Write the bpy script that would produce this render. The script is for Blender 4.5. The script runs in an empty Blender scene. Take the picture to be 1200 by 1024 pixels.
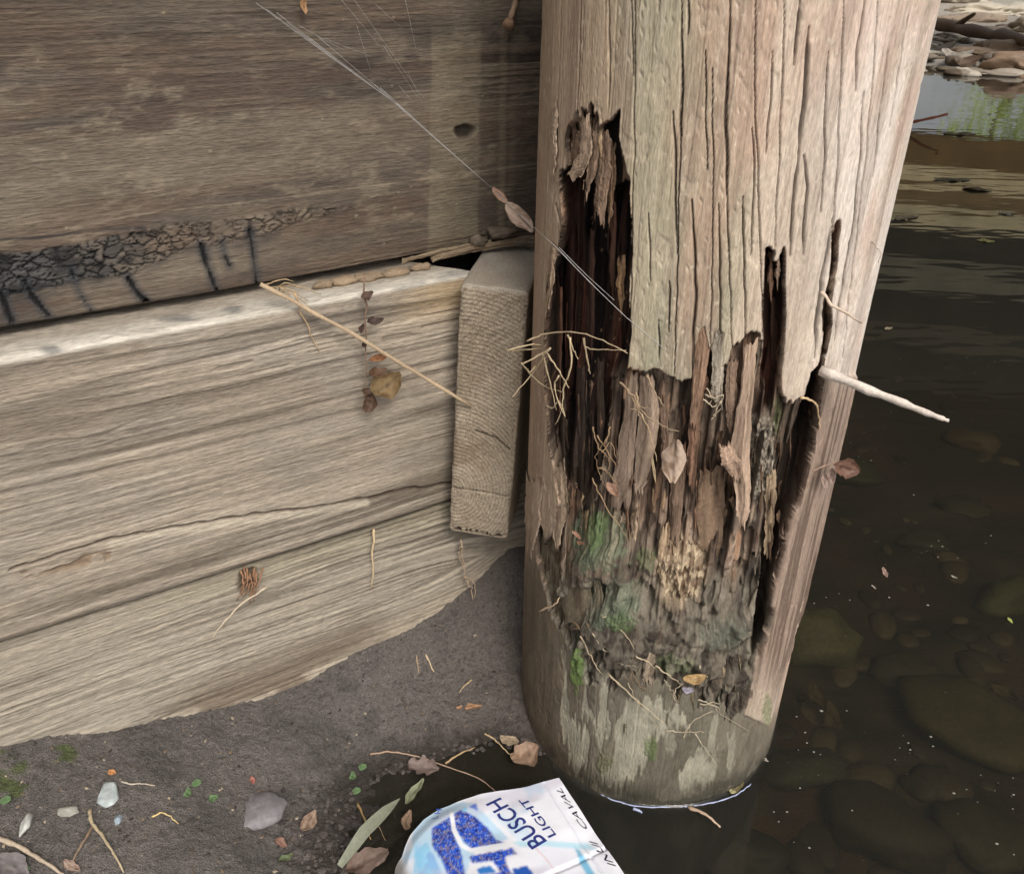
import bpy, math, random
import numpy as np
from mathutils import Vector, Matrix

# ------------------------------------------------------------ camera, light, exposure
scn = bpy.context.scene
COL = scn.collection
FPX, CAMH = 1050.0, 0.83                      # focal length for a 1200 px wide frame, lens height over the water
_u = np.array([38., 1838., 1050.]); _u /= np.linalg.norm(_u)
_F = np.array([0, 0, -1.]); _Y = _F - (_F @ _u) * _u; _Y /= np.linalg.norm(_Y)
_X = np.cross(_Y, _u)
ROT = np.array([_X, _Y, _u]); CAM = np.array([0, 0, CAMH])
cd = bpy.data.cameras.new('camera'); cam = bpy.data.objects.new('camera', cd); COL.objects.link(cam)
cd.sensor_width = 36; cd.lens = FPX / 1200 * 36; cd.clip_start = .01; cd.clip_end = 1000
M = Matrix([list(r) + [0] for r in ROT] + [[0, 0, 0, 1]]); M.translation = Vector(CAM)
cam.matrix_world = M
scn.camera = cam

SUN_EL, SUN_AZ = 46, 158                      # degrees; azimuth clockwise from +Y
w_ = bpy.data.worlds.new('World'); scn.world = w_; w_.use_nodes = True
nt = w_.node_tree; bg = nt.nodes['Background']
sky = nt.nodes.new('ShaderNodeTexSky'); sky.sky_type = 'NISHITA'; sky.sun_disc = False
sky.dust_density = 4.5; sky.air_density = 1.2; sky.sun_elevation = math.radians(SUN_EL); sky.sun_rotation = math.radians(SUN_AZ)
hs = nt.nodes.new('ShaderNodeHueSaturation'); hs.inputs['Saturation'].default_value = .22
nt.links.new(sky.outputs[0], hs.inputs['Color']); nt.links.new(hs.outputs[0], bg.inputs[0])
bg.inputs[1].default_value = .15
sl = bpy.data.lights.new('sun', 'SUN'); sl.energy = 1.9; sl.angle = math.radians(25); sl.color = (1, .93, .84)
so = bpy.data.objects.new('sun', sl); COL.objects.link(so)
sd = Vector((math.sin(math.radians(SUN_AZ)) * math.cos(math.radians(SUN_EL)),
             math.cos(math.radians(SUN_AZ)) * math.cos(math.radians(SUN_EL)), math.sin(math.radians(SUN_EL))))
so.rotation_euler = sd.to_track_quat('Z', 'Y').to_euler(); so.location = (2, -3, 4)
vs = scn.view_settings
scn.display_settings.display_device = 'sRGB'
vs.view_transform = 'Standard'; vs.look = 'None'; vs.gamma = 1; vs.use_curve_mapping = False
vs.exposure = 0.15
scn.render.engine = 'CYCLES'
scn.cycles.max_bounces = 8; scn.cycles.transparent_max_bounces = 24

# ------------------------------------------------------------ numeric helpers
RNG = np.random.default_rng(5); random.seed(5)

def S(r, g, b, k=.86):
    c = np.array([r, g, b]) / 255.
    return np.where(c < .04045, c / 12.92, ((c + .055) / 1.055) ** 2.4) * k

def hsh(ix, iy, s=0):
    a = (ix.astype(np.int64) * 374761393 + iy.astype(np.int64) * 668265263 + s * 974634777) & 0xffffffff
    a = ((a ^ (a >> 13)) * 1274126177) & 0xffffffff
    a = ((a ^ (a >> 16)) * 2246822519) & 0xffffffff
    return ((a ^ (a >> 15)) & 0xffffff) / float(0xffffff)

def vn(x, y, s=0):
    x = np.asarray(x, float); y = np.asarray(y, float); x, y = np.broadcast_arrays(x, y)
    ix = np.floor(x); iy = np.floor(y); fx = x - ix; fy = y - iy
    fx = fx * fx * (3 - 2 * fx); fy = fy * fy * (3 - 2 * fy)
    a = hsh(ix, iy, s); b = hsh(ix + 1, iy, s); c = hsh(ix, iy + 1, s); d = hsh(ix + 1, iy + 1, s)
    return (a + (b - a) * fx) * (1 - fy) + (c + (d - c) * fx) * fy

def fbm(x, y, s=0, o=4, g=.5):
    t = 0; a = 1.; n = 0
    for i in range(o):
        t = t + a * vn(x * 2 ** i, y * 2 ** i, s + i * 17); n += a; a *= g
    return t / n

def wor(x, y, s=0):
    ix = np.floor(x); iy = np.floor(y)
    f1 = np.full(x.shape, 9.); f2 = f1.copy(); idd = np.zeros(x.shape)
    for dx in (-1, 0, 1):
        for dy in (-1, 0, 1):
            cx = ix + dx; cy = iy + dy
            d = np.hypot(cx + hsh(cx, cy, s) - x, cy + hsh(cx, cy, s + 7) - y)
            m = d < f1
            f2 = np.where(m, f1, np.minimum(f2, d)); f1 = np.where(m, d, f1)
            idd = np.where(m, hsh(cx, cy, s + 13), idd)
    return f1, f2, idd

def ss(a, b, x):
    t = np.clip((x - a) / (b - a), 0, 1); return t * t * (3 - 2 * t)

def inpoly(px, py, poly):
    r = np.zeros(px.shape, bool); n = len(poly)
    for i in range(n):
        x1, y1 = poly[i]; x2, y2 = poly[(i + 1) % n]
        if y1 == y2: continue
        c = ((y1 > py) != (y2 > py)) & (px < (x2 - x1) * (py - y1) / (y2 - y1) + x1)
        r ^= c
    return r

def pdist(px, py, line):
    d = np.full(px.shape, 1e9); t_ = np.zeros(px.shape); n = len(line) - 1
    for i in range(n):
        x1, y1 = line[i]; x2, y2 = line[i + 1]
        dx, dy = x2 - x1, y2 - y1; L = dx * dx + dy * dy + 1e-9
        t = np.clip(((px - x1) * dx + (py - y1) * dy) / L, 0, 1)
        e = np.hypot(px - x1 - t * dx, py - y1 - t * dy)
        m = e < d; d = np.where(m, e, d); t_ = np.where(m, (i + t) / n, t_)
    return d, t_

def mixc(a, b, t):
    return a + (b - a) * np.asarray(t)[..., None]

# survey helpers: where a sight line of the photograph meets a real surface
def ray(px, py):
    d = ROT @ np.array([px - 600, 512 - py, -FPX]); return d / np.linalg.norm(d)
def proj(P):
    c = (np.asarray(P) - CAM) @ ROT
    z = np.where(-c[..., 2] < .02, .02, -c[..., 2])
    return 600 + FPX * c[..., 0] / z, 512 - FPX * c[..., 1] / z
def on_z(px, py, z):
    d = ray(px, py); return CAM + d * (z - CAMH) / d[2]
WD = np.array([.848, .53, 0]); WD /= np.linalg.norm(WD)       # run of the timber wall
WN = np.array([WD[1], -WD[0], 0]); W0 = np.array([0, .96, 0])  # its face normal
def wall_pt(px, py, off=0.):
    d = ray(px, py); return CAM + d * (((W0 + WN * off - CAM) @ WN) / (d @ WN))
def wall_uv(px, py, off=0.):
    q = wall_pt(px, py, off); return (q - W0) @ WD, q[2]
PC = np.array([.1712, .8028]); PR = .1536
def pile_pt(px, py, off=0.):
    d = ray(px, py); r = PR + off
    o = CAM[:2] - PC; a = d[:2] @ d[:2]; b = 2 * o @ d[:2]; c = o @ o - r * r
    D = max(b * b - 4 * a * c, 0); return CAM + d * (-b - math.sqrt(D)) / (2 * a)

# ------------------------------------------------------------ object helpers
def tag(o, label=None, cat=None, group=None, kind=None):
    if label: o['label'] = label
    if cat: o['category'] = cat
    if group: o['group'] = group
    if kind: o['kind'] = kind
    return o

def empty(name, loc, label, cat, group=None):
    o = bpy.data.objects.new(name, None); COL.objects.link(o); o.location = loc; o.empty_display_size = .02
    return tag(o, label, cat, group)

def mesh_obj(name, V, F, mat, parent=None, col=None, smooth=True):
    V = np.asarray(V, float).reshape(-1, 3)
    if parent is not None: V = V - np.array(parent.location)
    me = bpy.data.meshes.new(name)
    if isinstance(F, np.ndarray):
        k = F.shape[1]; n = len(F)
        me.vertices.add(len(V)); me.vertices.foreach_set('co', V.ravel())
        me.loops.add(n * k); me.loops.foreach_set('vertex_index', F.ravel().astype(np.int32))
        me.polygons.add(n); me.polygons.foreach_set('loop_start', np.arange(0, n * k, k, dtype=np.int32))
        me.polygons.foreach_set('loop_total', np.full(n, k, dtype=np.int32))
        me.update(calc_edges=True)
    else:
        me.from_pydata([tuple(v) for v in V], [], F)
    if smooth: me.polygons.foreach_set('use_smooth', np.ones(len(me.polygons), bool))
    if col is not None:
        c = np.ones((len(V), 4)); c[:, :3] = np.clip(np.asarray(col).reshape(-1, 3), 0, 1)
        a = me.color_attributes.new('Col', 'FLOAT_COLOR', 'POINT'); a.data.foreach_set('color', c.ravel())
    me.materials.append(mat)
    o = bpy.data.objects.new(name, me); COL.objects.link(o)
    if parent is not None: o.parent = parent
    return o

def gridF(n, m, wrap=False, flip=False):
    i, j = np.meshgrid(np.arange(n - 1), np.arange(m if wrap else m - 1), indexing='ij')
    a = i * m + j; b = i * m + (j + 1) % m; c = (i + 1) * m + (j + 1) % m; d = (i + 1) * m + j
    F = np.stack([a, b, c, d], -1).reshape(-1, 4)
    return F[:, ::-1] if flip else F

# materials ---------------------------------------------------
def nd(t, ty, **k):
    n = t.nodes.new(ty)
    for a, b in k.items(): setattr(n, a, b)
    return n

def make_mat(name, color=None, rough=.85, attr=False, scale=(1, 1, 1), amp=.25, bump=.4, bdist=.001, rot=(0, 0, 0), spec=.3, nscale=1., wet=None, detail=6, trans=0, f2=None, amp2=.3, b2=1.):
    m = bpy.data.materials.new(name); m.use_nodes = True; t = m.node_tree; L = t.links
    b = t.nodes['Principled BSDF']; b.inputs['Roughness'].default_value = rough
    b.inputs['Specular IOR Level'].default_value = spec
    tc = nd(t, 'ShaderNodeTexCoord'); mp = nd(t, 'ShaderNodeMapping')
    mp.inputs['Scale'].default_value = scale; mp.inputs['Rotation'].default_value = rot
    L.new(tc.outputs['Object'], mp.inputs[0])
    n1 = nd(t, 'ShaderNodeTexNoise'); n1.inputs['Scale'].default_value = nscale; n1.inputs['Detail'].default_value = detail
    n1.inputs['Roughness'].default_value = .65
    L.new(mp.outputs[0], n1.inputs['Vector'])
    mr = nd(t, 'ShaderNodeMapRange'); mr.inputs['From Min'].default_value = .25; mr.inputs['From Max'].default_value = .75
    mr.inputs['To Min'].default_value = 1 - amp; mr.inputs['To Max'].default_value = 1 + amp
    L.new(n1.outputs['Fac'], mr.inputs['Value'])
    mx = nd(t, 'ShaderNodeVectorMath', operation='MULTIPLY')
    if attr:
        at = nd(t, 'ShaderNodeAttribute'); at.attribute_name = 'Col'; L.new(at.outputs['Color'], mx.inputs[0])
    else:
        mx.inputs[0].default_value = tuple(color)
    if f2:
        mp2 = nd(t, 'ShaderNodeMapping'); mp2.inputs['Scale'].default_value = f2; mp2.inputs['Rotation'].default_value = (.02, .03, .02); L.new(tc.outputs['Object'], mp2.inputs[0])
        n2 = nd(t, 'ShaderNodeTexNoise'); n2.inputs['Scale'].default_value = 1; n2.inputs['Detail'].default_value = 2.5; n2.inputs['Roughness'].default_value = .6
        L.new(mp2.outputs[0], n2.inputs['Vector'])
        mr2 = nd(t, 'ShaderNodeMapRange'); mr2.inputs['From Min'].default_value = .3; mr2.inputs['From Max'].default_value = .7
        mr2.inputs['To Min'].default_value = 1 - amp2; mr2.inputs['To Max'].default_value = 1 + amp2; L.new(n2.outputs['Fac'], mr2.inputs['Value'])
        pm = nd(t, 'ShaderNodeMath', operation='MULTIPLY'); L.new(mr.outputs[0], pm.inputs[0]); L.new(mr2.outputs[0], pm.inputs[1]); mr = pm
        hm = nd(t, 'ShaderNodeMath', operation='MULTIPLY_ADD'); L.new(n2.outputs['Fac'], hm.inputs[0]); hm.inputs[1].default_value = b2; L.new(n1.outputs['Fac'], hm.inputs[2])
    L.new(mr.outputs[0], mx.inputs[1]); L.new(mx.outputs[0], b.inputs['Base Color'])
    bp = nd(t, 'ShaderNodeBump'); bp.inputs['Strength'].default_value = bump; bp.inputs['Distance'].default_value = bdist
    L.new(hm.outputs[0] if f2 else n1.outputs['Fac'], bp.inputs['Height']); L.new(bp.outputs[0], b.inputs['Normal'])
    if wet:
        r2 = nd(t, 'ShaderNodeMapRange'); r2.inputs['From Min'].default_value = .35; r2.inputs['From Max'].default_value = .65
        r2.inputs['To Min'].default_value = wet; r2.inputs['To Max'].default_value = rough
        L.new(n1.outputs['Fac'], r2.inputs['Value']); L.new(r2.outputs[0], b.inputs['Roughness'])
    if trans:
        tr = nd(t, 'ShaderNodeBsdfTranslucent'); L.new(mx.outputs[0], tr.inputs[0])
        ms = nd(t, 'ShaderNodeMixShader'); ms.inputs[0].default_value = trans
        out = t.nodes['Material Output']; L.new(b.outputs[0], ms.inputs[1]); L.new(tr.outputs[0], ms.inputs[2]); L.new(ms.outputs[0], out.inputs[0])
    return m

M_plank = make_mat('weathered_plank', attr=True, scale=(28, 28, 1500), rot=(0, 0, 0), amp=.16, bump=.5, bdist=.0007)
# the planks' grain runs along WD: local objects are rotated so that their X follows the wall
M_board = make_mat('weathered_board', attr=True, scale=(38, 300, 520), amp=.26, bump=.9, bdist=.0013, f2=(120, 300, 560), amp2=.2, b2=1.1)
M_end = make_mat('end_grain', attr=True, scale=(1, 1, 1), nscale=420, amp=.22, bump=.9, bdist=.0014, f2=(900, 900, 900), amp2=.3)
M_pile = make_mat('pile_wood', attr=True, scale=(420, 420, 34), amp=.15, bump=.7, bdist=.0008, f2=(620, 620, 150), amp2=.2, b2=1.2)
M_mud = make_mat('wet_mud', attr=True, nscale=210, amp=.34, bump=1., bdist=.0055, rough=.66, wet=.34, f2=(700, 700, 700), amp2=.45, b2=.8, spec=.5, detail=8)
M_generic = make_mat('tinted_surface', attr=True, nscale=400, amp=.25, bump=.5, bdist=.0008, rough=.75)
M_leaf = make_mat('dry_leaf', attr=True, nscale=300, amp=.2, bump=.4, bdist=.0005, rough=.6, trans=.25)
M_stone = make_mat('stone', attr=True, nscale=160, amp=.35, bump=.7, bdist=.001, rough=.6)
M_dark = make_mat('backfill_soil', color=S(45, 38, 32), nscale=60, rough=.95)
M_carton = make_mat('printed_carton', attr=True, nscale=40, amp=.03, bump=.15, bdist=.0005, rough=.38, spec=.5)

def tube(name, pts, rad, mat, parent=None, col=(.5, .4, .3), sides=6, jit=0., seed=0, sub=5, taper=.4):
    P = np.array(pts, float)
    if len(P) > 2 or jit:
        # Catmull-Rom
        Q = np.vstack([2 * P[0] - P[1], P, 2 * P[-1] - P[-2]]); out = []
        for i in range(1, len(Q) - 2):
            for k in range(sub):
                t = k / sub
                out.append(.5 * ((2 * Q[i]) + (-Q[i - 1] + Q[i + 1]) * t + (2 * Q[i - 1] - 5 * Q[i] + 4 * Q[i + 1] - Q[i + 2]) * t * t + (-Q[i - 1] + 3 * Q[i] - 3 * Q[i + 1] + Q[i + 2]) * t ** 3))
        out.append(P[-1]); P = np.array(out)
    if jit:
        r = np.random.default_rng(seed); j = r.normal(0, jit, P.shape); j[0] = 0; P = P + j
    n = len(P); T = np.gradient(P, axis=0); T /= np.linalg.norm(T, axis=1)[:, None] + 1e-12
    up = np.array([.13, .31, .94]); A = np.cross(T, up); A /= np.linalg.norm(A, axis=1)[:, None] + 1e-9; B = np.cross(T, A)
    rr = np.linspace(1, taper, n) * rad; rr = rr * (1 + .18 * np.sin(np.arange(n) * 2.1 + seed))
    a = np.arange(sides) * 2 * math.pi / sides
    V = P[:, None] + rr[:, None, None] * (A[:, None] * np.cos(a)[None, :, None] + B[:, None] * np.sin(a)[None, :, None])
    V = np.vstack([V.reshape(-1, 3), P[:1], P[-1:]])
    F = [tuple(f) for f in gridF(n, sides, True)]
    for k in range(sides):
        F.append((k, n * sides, (k + 1) % sides)); F.append(((n - 1) * sides + (k + 1) % sides, n * sides + 1, (n - 1) * sides + k))
    c = np.tile(np.asarray(col), (len(V), 1)) * (.85 + .3 * np.random.default_rng(seed + 1).random((len(V), 1)))
    return mesh_obj(name, V, F, mat, parent, c)

def leaf_mesh(name, c, d, nrm, length, width, col, curl=.2, parent=None, lobes=0, seed=0, mat=None, cup=.3, n=14, m=9):
    d = np.array(d, float); d /= np.linalg.norm(d); nrm = np.array(nrm, float); nrm -= (nrm @ d) * d; nrm /= np.linalg.norm(nrm)
    s = np.cross(nrm, d); r = np.random.default_rng(seed)
    t = np.linspace(0, 1, n)[:, None]; q = np.linspace(-1, 1, m)[None]
    w = np.sin(np.pi * np.clip(t * .93 + .035, 0, 1)) ** .75 * (1 - .35 * t)
    if lobes: w = w * (1 + .35 * np.sin(t * lobes * 6.28)) + .05
    edge = 1 + .05 * r.normal(0, 1, (n, 1)) * (np.abs(q) > .7)
    X = (t - .5) * length + 0 * q; bendy = width * .22 * (vn(t * 2.3, t * 0 + seed, seed) - .5); w = w * (1 + .35 * (vn(t * 5, np.sign(q) * 3 + 0 * t, seed + 2) - .5)); Yv = q * w * width * .5 * edge + bendy
    Z = curl * length * (t - .5) ** 2 * 2 + cup * width * .5 * (q ** 2) * w - .03 * width * np.exp(-(q / .12) ** 2)
    Z = Z + width * .26 * (fbm(t * 5 + 0 * q, q * 3 + 0 * t, seed, 3) - .5)
    V = np.array(c) + X[..., None] * d + Yv[..., None] * s + Z[..., None] * nrm
    bl_ = fbm(t * 6 + 0 * q, q * 3 + 0 * t, seed + 13, 3)
    cc = grey(np.array(col)[None, None] + 0 * t[..., None], .22, .92) * (.7 + .6 * fbm(t * 9 + 0 * q, q * 5 + 0 * t, seed + 3))[..., None]; cc = mixc(cc, cc * np.array([.5, .42, .36]), ss(.52, .7, bl_) * .8)
    cc = cc * (1 - .35 * np.exp(-(q / .1) ** 2) + 0 * t)[..., None]
    return mesh_obj(name, V, gridF(n, m), mat or M_leaf, parent, cc)

def grey(c, k, m=1.):
    L = (c @ np.array([.3, .55, .15]))[..., None] * np.array([1.03, 1., .95]); return (c + (L - c) * k) * m

def rock_mesh(name, c, size, col, seed=0, parent=None, sub=3, rough=.35, yaw=0., mat=None, facet=False):
    import bmesh
    bm = bmesh.new(); bmesh.ops.create_icosphere(bm, subdivisions=sub, radius=1)
    V = np.array([v.co[:] for v in bm.verts]); F = np.array([[v.index for v in f.verts] for f in bm.faces]); bm.free()
    k = 1 + rough * (fbm(V[:, 0] * 1.6 + 9 + seed, V[:, 1] * 1.6 + V[:, 2] * 1.3, seed, 4) - .5) * 2
    if facet:
        r = np.random.default_rng(seed)
        for _ in range(9):
            nn = r.normal(0, 1, 3); nn /= np.linalg.norm(nn); dd = V @ nn
            V = V - np.maximum(dd - .62, 0)[:, None] * nn
    V = V * k[:, None] * np.array(size)
    cy, sy = math.cos(yaw), math.sin(yaw); V = np.stack([V[:, 0] * cy - V[:, 1] * sy, V[:, 0] * sy + V[:, 1] * cy, V[:, 2]], -1) + np.array(c)
    cc = np.array(col) * (.6 + .8 * fbm(V[:, 0] * 90, V[:, 1] * 90 + V[:, 2] * 60, seed + 5))[:, None]
    return mesh_obj(name, V, F, mat or M_stone, parent, cc, smooth=not facet)

# ------------------------------------------------------------ terrain
CTRL = []
def cz(px, py, z): q = on_z(px, py, z); CTRL.append((q[0], q[1], z))
OFF = .045
contact = [(0, 880), (90, 866), (190, 850), (300, 825), (400, 780), (450, 757), (500, 730), (545, 700), (565, 683), (600, 650)]
for px, py in contact:
    q = wall_pt(px, py, OFF); CTRL.append((q[0], q[1], q[2])); q = q - WN * .03; CTRL.append((q[0], q[1], q[2] + .004))
shore = [(640, 895), (612, 873), (590, 867), (560, 871), (530, 884), (500, 893), (470, 900), (440, 908), (420, 928), (413, 950), (405, 975), (398, 1000), (385, 1030), (375, 1080)]
for p in shore: cz(*p, 0)
for p in [(0, 1024, .10), (100, 1000, .085), (200, 950, .07), (250, 1000, .055), (320, 1010, .022), (350, 950, .018), (600, 800, .035), (605, 740, .07), (550, 820, .03), (500, 800, .038), (420, 850, .03), (330, 900, .035), (100, 930, .1), (0, 940, .115),
          (470, 940, -.006), (500, 915, -.012), (560, 895, -.02), (440, 980, -.004), (620, 905, -.02), (640, 940, -.05), (760, 1000, -.12), (900, 950, -.12), (1000, 850, -.13), (1150, 900, -.12), (1150, 700, -.15), (1000, 600, -.17), (600, 1060, -.06), (450, 1080, -.02)]: cz(*p)
for x, y, z in [(-.9, .3, .13), (-.9, .7, .15), (-.5, .2, .12), (-.2, 0, .06), (.2, 0, -.06), (.7, .1, -.15), (1, .7, -.17), (1, 1.4, -.2), (.6, 1.6, -.2), (-.3, 1.6, .1), (.1, 1.1, .05), (.25, 1.0, -.03), (.4, 1.1, -.12), (.3, .8, -.1), (-1, 1.3, .15), (-.8, -.4, .12), (.3, -.5, -.05)]: CTRL.append((x, y, z))
CT = np.array(CTRL)
def _phi(r2): return r2 * .5 * np.log(r2 + 1e-9)
_A = _phi(((CT[:, None, :2] - CT[None, :, :2]) ** 2).sum(-1)) + np.eye(len(CT)) * 4e-4
_Q = np.hstack([np.ones((len(CT), 1)), CT[:, :2]])
_K = np.block([[_A, _Q], [_Q.T, np.zeros((3, 3))]])
_W = np.linalg.solve(_K, np.concatenate([CT[:, 2], np.zeros(3)]))
UEND = .36
WEND = W0 + WD * UEND; WING = np.array([.35, .937, 0]); WINGN = np.array([WING[1], -WING[0], 0])
def local_h(x, y):
    x = np.asarray(x, float); y = np.asarray(y, float); sh = x.shape; xf = x.ravel(); yf = y.ravel(); z = np.zeros(xf.size)
    for a in range(0, xf.size, 40000):
        X = np.stack([xf[a:a + 40000], yf[a:a + 40000]], -1)
        z[a:a + 40000] = _phi(((X[:, None] - CT[None, :, :2]) ** 2).sum(-1)) @ _W[:-3] + _W[-3] + X @ _W[-2:]
    return z.reshape(sh)
def ground_h(x, y, fine=True):
    x = np.asarray(x, float); y = np.asarray(y, float)
    inn = (np.abs(x) < 1.3) & (y > -.6) & (y < 1.8)
    z = np.where(x < -.1 - .2 * y, .13, -.3) * 1.
    if inn.any():
        zl = np.zeros(x.shape); zl[inn] = np.clip(local_h(x[inn], y[inn]), -.3, .2)
        k = ss(1.25, .95, np.abs(x)) * ss(-.55, -.3, y) * ss(1.75, 1.4, y)
        z = z * (1 - k) + zl * k
    # far creek bank: a low mud flat, then level ground to the horizon
    fb = 6.75 + .25 * np.sin(x * .9 + .4) + .22 * (vn(x * 2.2, y * .3, 4) - .5)
    far = ss(fb - .25, fb + .35, y)
    z = z * (1 - far) + far * (.03 + .05 * ss(7, 12, y) + .3 * ss(14, 30, y))
    # right-hand bank well outside the frame
    rb = ss(9, 10.5, x + .15 * y); z = z * (1 - rb) + .4 * rb
    # backfill behind the timber wall and its return
    dw = (x - W0[0]) * WN[0] + (y - W0[1]) * WN[1]
    dg = (x - WEND[0]) * WINGN[0] + (y - WEND[1]) * WINGN[1]
    back = (dw < -.13) & (dg < -.1)
    z = np.where(back, np.clip(1.2 * ss(.12, .16, np.minimum(-dw, -dg + .03)) + .1, z, None), z)
    if fine:
        land = ss(-.02, .02, z)
        z = z + .007 * (fbm(x * 22, y * 22, 31, 4) - .5) * (land + .6) + .0052 * (fbm(x * 95, y * 95, 37, 4, .6) - .5)
        # soft lumps near the waterline
        f1, f2, _ = wor(x * 55, y * 55, 41)
        z = z + .0045 * (1 - ss(0, .55, f1)) * ss(.05, .0, np.abs(z - .012))
        f1, f2, _ = wor(x * 130, y * 130, 43); z = z + .0022 * (1 - ss(0, .6, f1)) * land * (_ > .4)
    return z

def axis(lo, hi, fine, c0, c1, far0, far1):
    mid = np.arange(c0, c1, fine); a = []; s = fine; v = c0
    while v > far0: s *= 1.22; v -= s; a.append(v)
    b = []; s = fine; v = c1
    while v < far1: s *= 1.22; v += s; b.append(v)
    return np.concatenate([a[::-1], mid, b])
gx = axis(0, 0, .0023, -.62, .24, -150, 150); gy = axis(0, 0, .0023, .44, 1.04, -60, 260)
GX, GY = np.meshgrid(gx, gy); GZ = ground_h(GX, GY)
P = np.stack([GX, GY, GZ], -1); QX, QY = proj(P)
c = mixc(S(106, 99, 94), S(128, 120, 112), fbm(GX * 14, GY * 14, 3)); c = mixc(c, S(74, 70, 68), ss(.5, .75, fbm(GX * 38, GY * 38, 8)) * .4)
c = mixc(c, S(106, 95, 86), .6 * ss(420, 640, QX) * (QY < 900))
f1, f2, idd = wor(GX * 260, GY * 260, 19)
c = mixc(c, S(128, 118, 108), (idd > .93) * ss(.4, .1, f1) * .8)
c = mixc(c, S(40, 34, 30), (idd < .12) * ss(.45, .15, f1) * .7)
wetz = ss(.022, .002, GZ)
c = mixc(c, S(58, 50, 44), wetz * .85)
c = mixc(c, mixc(S(62, 52, 38), S(80, 72, 48), fbm(GX * 9, GY * 9, 61)), ss(.001, -.01, GZ))
bedc = mixc(S(40, 36, 30), S(104, 92, 70), ss(.3, .72, fbm(GX * 16, GY * 16, 201, 5, .6))); bedc = mixc(bedc, S(120, 84, 56), ss(.55, .7, fbm(GX * 10, GY * 10, 203, 4)) * .5); c = mixc(c, bedc, ss(-.02, -.09, GZ) * .85)
c = mixc(c, S(86, 98, 45), ((np.hypot((QX - 5) / 30, (QY - 908) / 30) < 1) | (np.hypot((QX - 75) / 16, (QY - 886) / 14) < 1)) * ss(.4, .6, fbm(GX * 90, GY * 90, 2)) * .8)
c = mixc(c, mixc(S(150, 138, 120), S(190, 180, 165), fbm(GX * 2, GY * 2, 71)), ss(6.6, 7.4, GY))
c = c * np.array([.97, .99, 1.02]); tag(mesh_obj('muddy_ground', P, gridF(len(gy), len(gx)), M_mud, None, c), kind='structure')

_gcache = {}
def ground_pt(px, py, up=0.):
    """where a sight line meets the mud, or the creek surface when the mud is under water"""
    d = ray(px, py); t = np.linspace(.3, 3, 500); q = CAM + d * t[:, None]
    z = np.maximum(ground_h(q[:, 0], q[:, 1]), 0); k = np.argmax(q[:, 2] < z)
    a = (q[k - 1, 2] - z[k - 1]); b = (z[k] - q[k, 2]); f = a / (a + b + 1e-12)
    p = q[k - 1] * (1 - f) + q[k] * f; return p + np.array([0, 0, up])
def bed_pt(px, py):
    p = on_z(px, py, 0); d = ray(px, py)
    for _ in range(8): p = CAM + d * (min(float(ground_h(p[:1], p[1:2])[0]), -.03) - CAMH) / d[2]
    return p

# water: a disc with rings centred on the pile, so it can climb the wood in a small meniscus
m = bpy.data.materials.new('creek_water'); m.use_nodes = True; t = m.node_tree; L = t.links
for n in list(t.nodes):
    if n.type == 'BSDF_PRINCIPLED': t.nodes.remove(n)
out = t.nodes['Material Output']
tr = nd(t, 'ShaderNodeBsdfTransparent'); tr.inputs[0].default_value = (.66, .62, .50, 1)
gl = nd(t, 'ShaderNodeBsdfGlossy'); gl.inputs['Roughness'].default_value = .03; gl.inputs[0].default_value = (1, 1, 1, 1)
df = nd(t, 'ShaderNodeBsdfDiffuse'); df.inputs[0].default_value = (.05, .05, .044, 1)
fr = nd(t, 'ShaderNodeFresnel'); fr.inputs[0].default_value = 1.33
tc = nd(t, 'ShaderNodeTexCoord')
mp = nd(t, 'ShaderNodeMapping'); mp.inputs['Scale'].default_value = (1.3, 3.4, 1); L.new(tc.outputs['Object'], mp.inputs[0])
no = nd(t, 'ShaderNodeTexNoise'); no.inputs['Scale'].default_value = 1.6; no.inputs['Detail'].default_value = 3; L.new(mp.outputs[0], no.inputs['Vector'])
bp = nd(t, 'ShaderNodeBump'); bp.inputs['Strength'].default_value = .4; bp.inputs['Distance'].default_value = .0055
L.new(no.outputs['Fac'], bp.inputs['Height']); L.new(bp.outputs[0], gl.inputs['Normal']); L.new(bp.outputs[0], fr.inputs['Normal'])
m1 = nd(t, 'ShaderNodeMixShader'); m1.inputs[0].default_value = .24; L.new(tr.outputs[0], m1.inputs[1]); L.new(df.outputs[0], m1.inputs[2])
m2 = nd(t, 'ShaderNodeMixShader'); L.new(fr.outputs[0], m2.inputs[0]); L.new(m1.outputs[0], m2.inputs[1]); L.new(gl.outputs[0], m2.inputs[2])
L.new(m2.outputs[0], out.inputs[0]); M_water = m
rr = np.concatenate([[PR - .02, PR - .004], PR + np.array([0, .0008, .0016, .0026, .004, .006, .009, .013, .02, .03, .05]), np.geomspace(.26, 30, 60)])
aa = np.linspace(0, 2 * math.pi, 361)[:-1]
R_, A_ = np.meshgrid(rr, aa, indexing='ij')
# the ring follows the pile's slightly uneven foot
wob = .003 * (vn(A_ * 6, A_ * 0, 5) - .5) * np.exp(-(R_ - PR).clip(0) / .02)
Z_ = .0038 * np.exp(-(R_ - PR).clip(0) / .0028) * ss(PR - .01, PR - .001, R_)
tag(mesh_obj('creek_water', np.stack([PC[0] + (R_ + wob) * np.cos(A_), PC[1] + (R_ + wob) * np.sin(A_), Z_], -1), gridF(len(rr), 360, True), M_water), kind='structure')
bpy.data.objects['creek_water'].data.flip_normals() if bpy.data.objects['creek_water'].data.polygons[5000].normal.z < 0 else None

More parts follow.
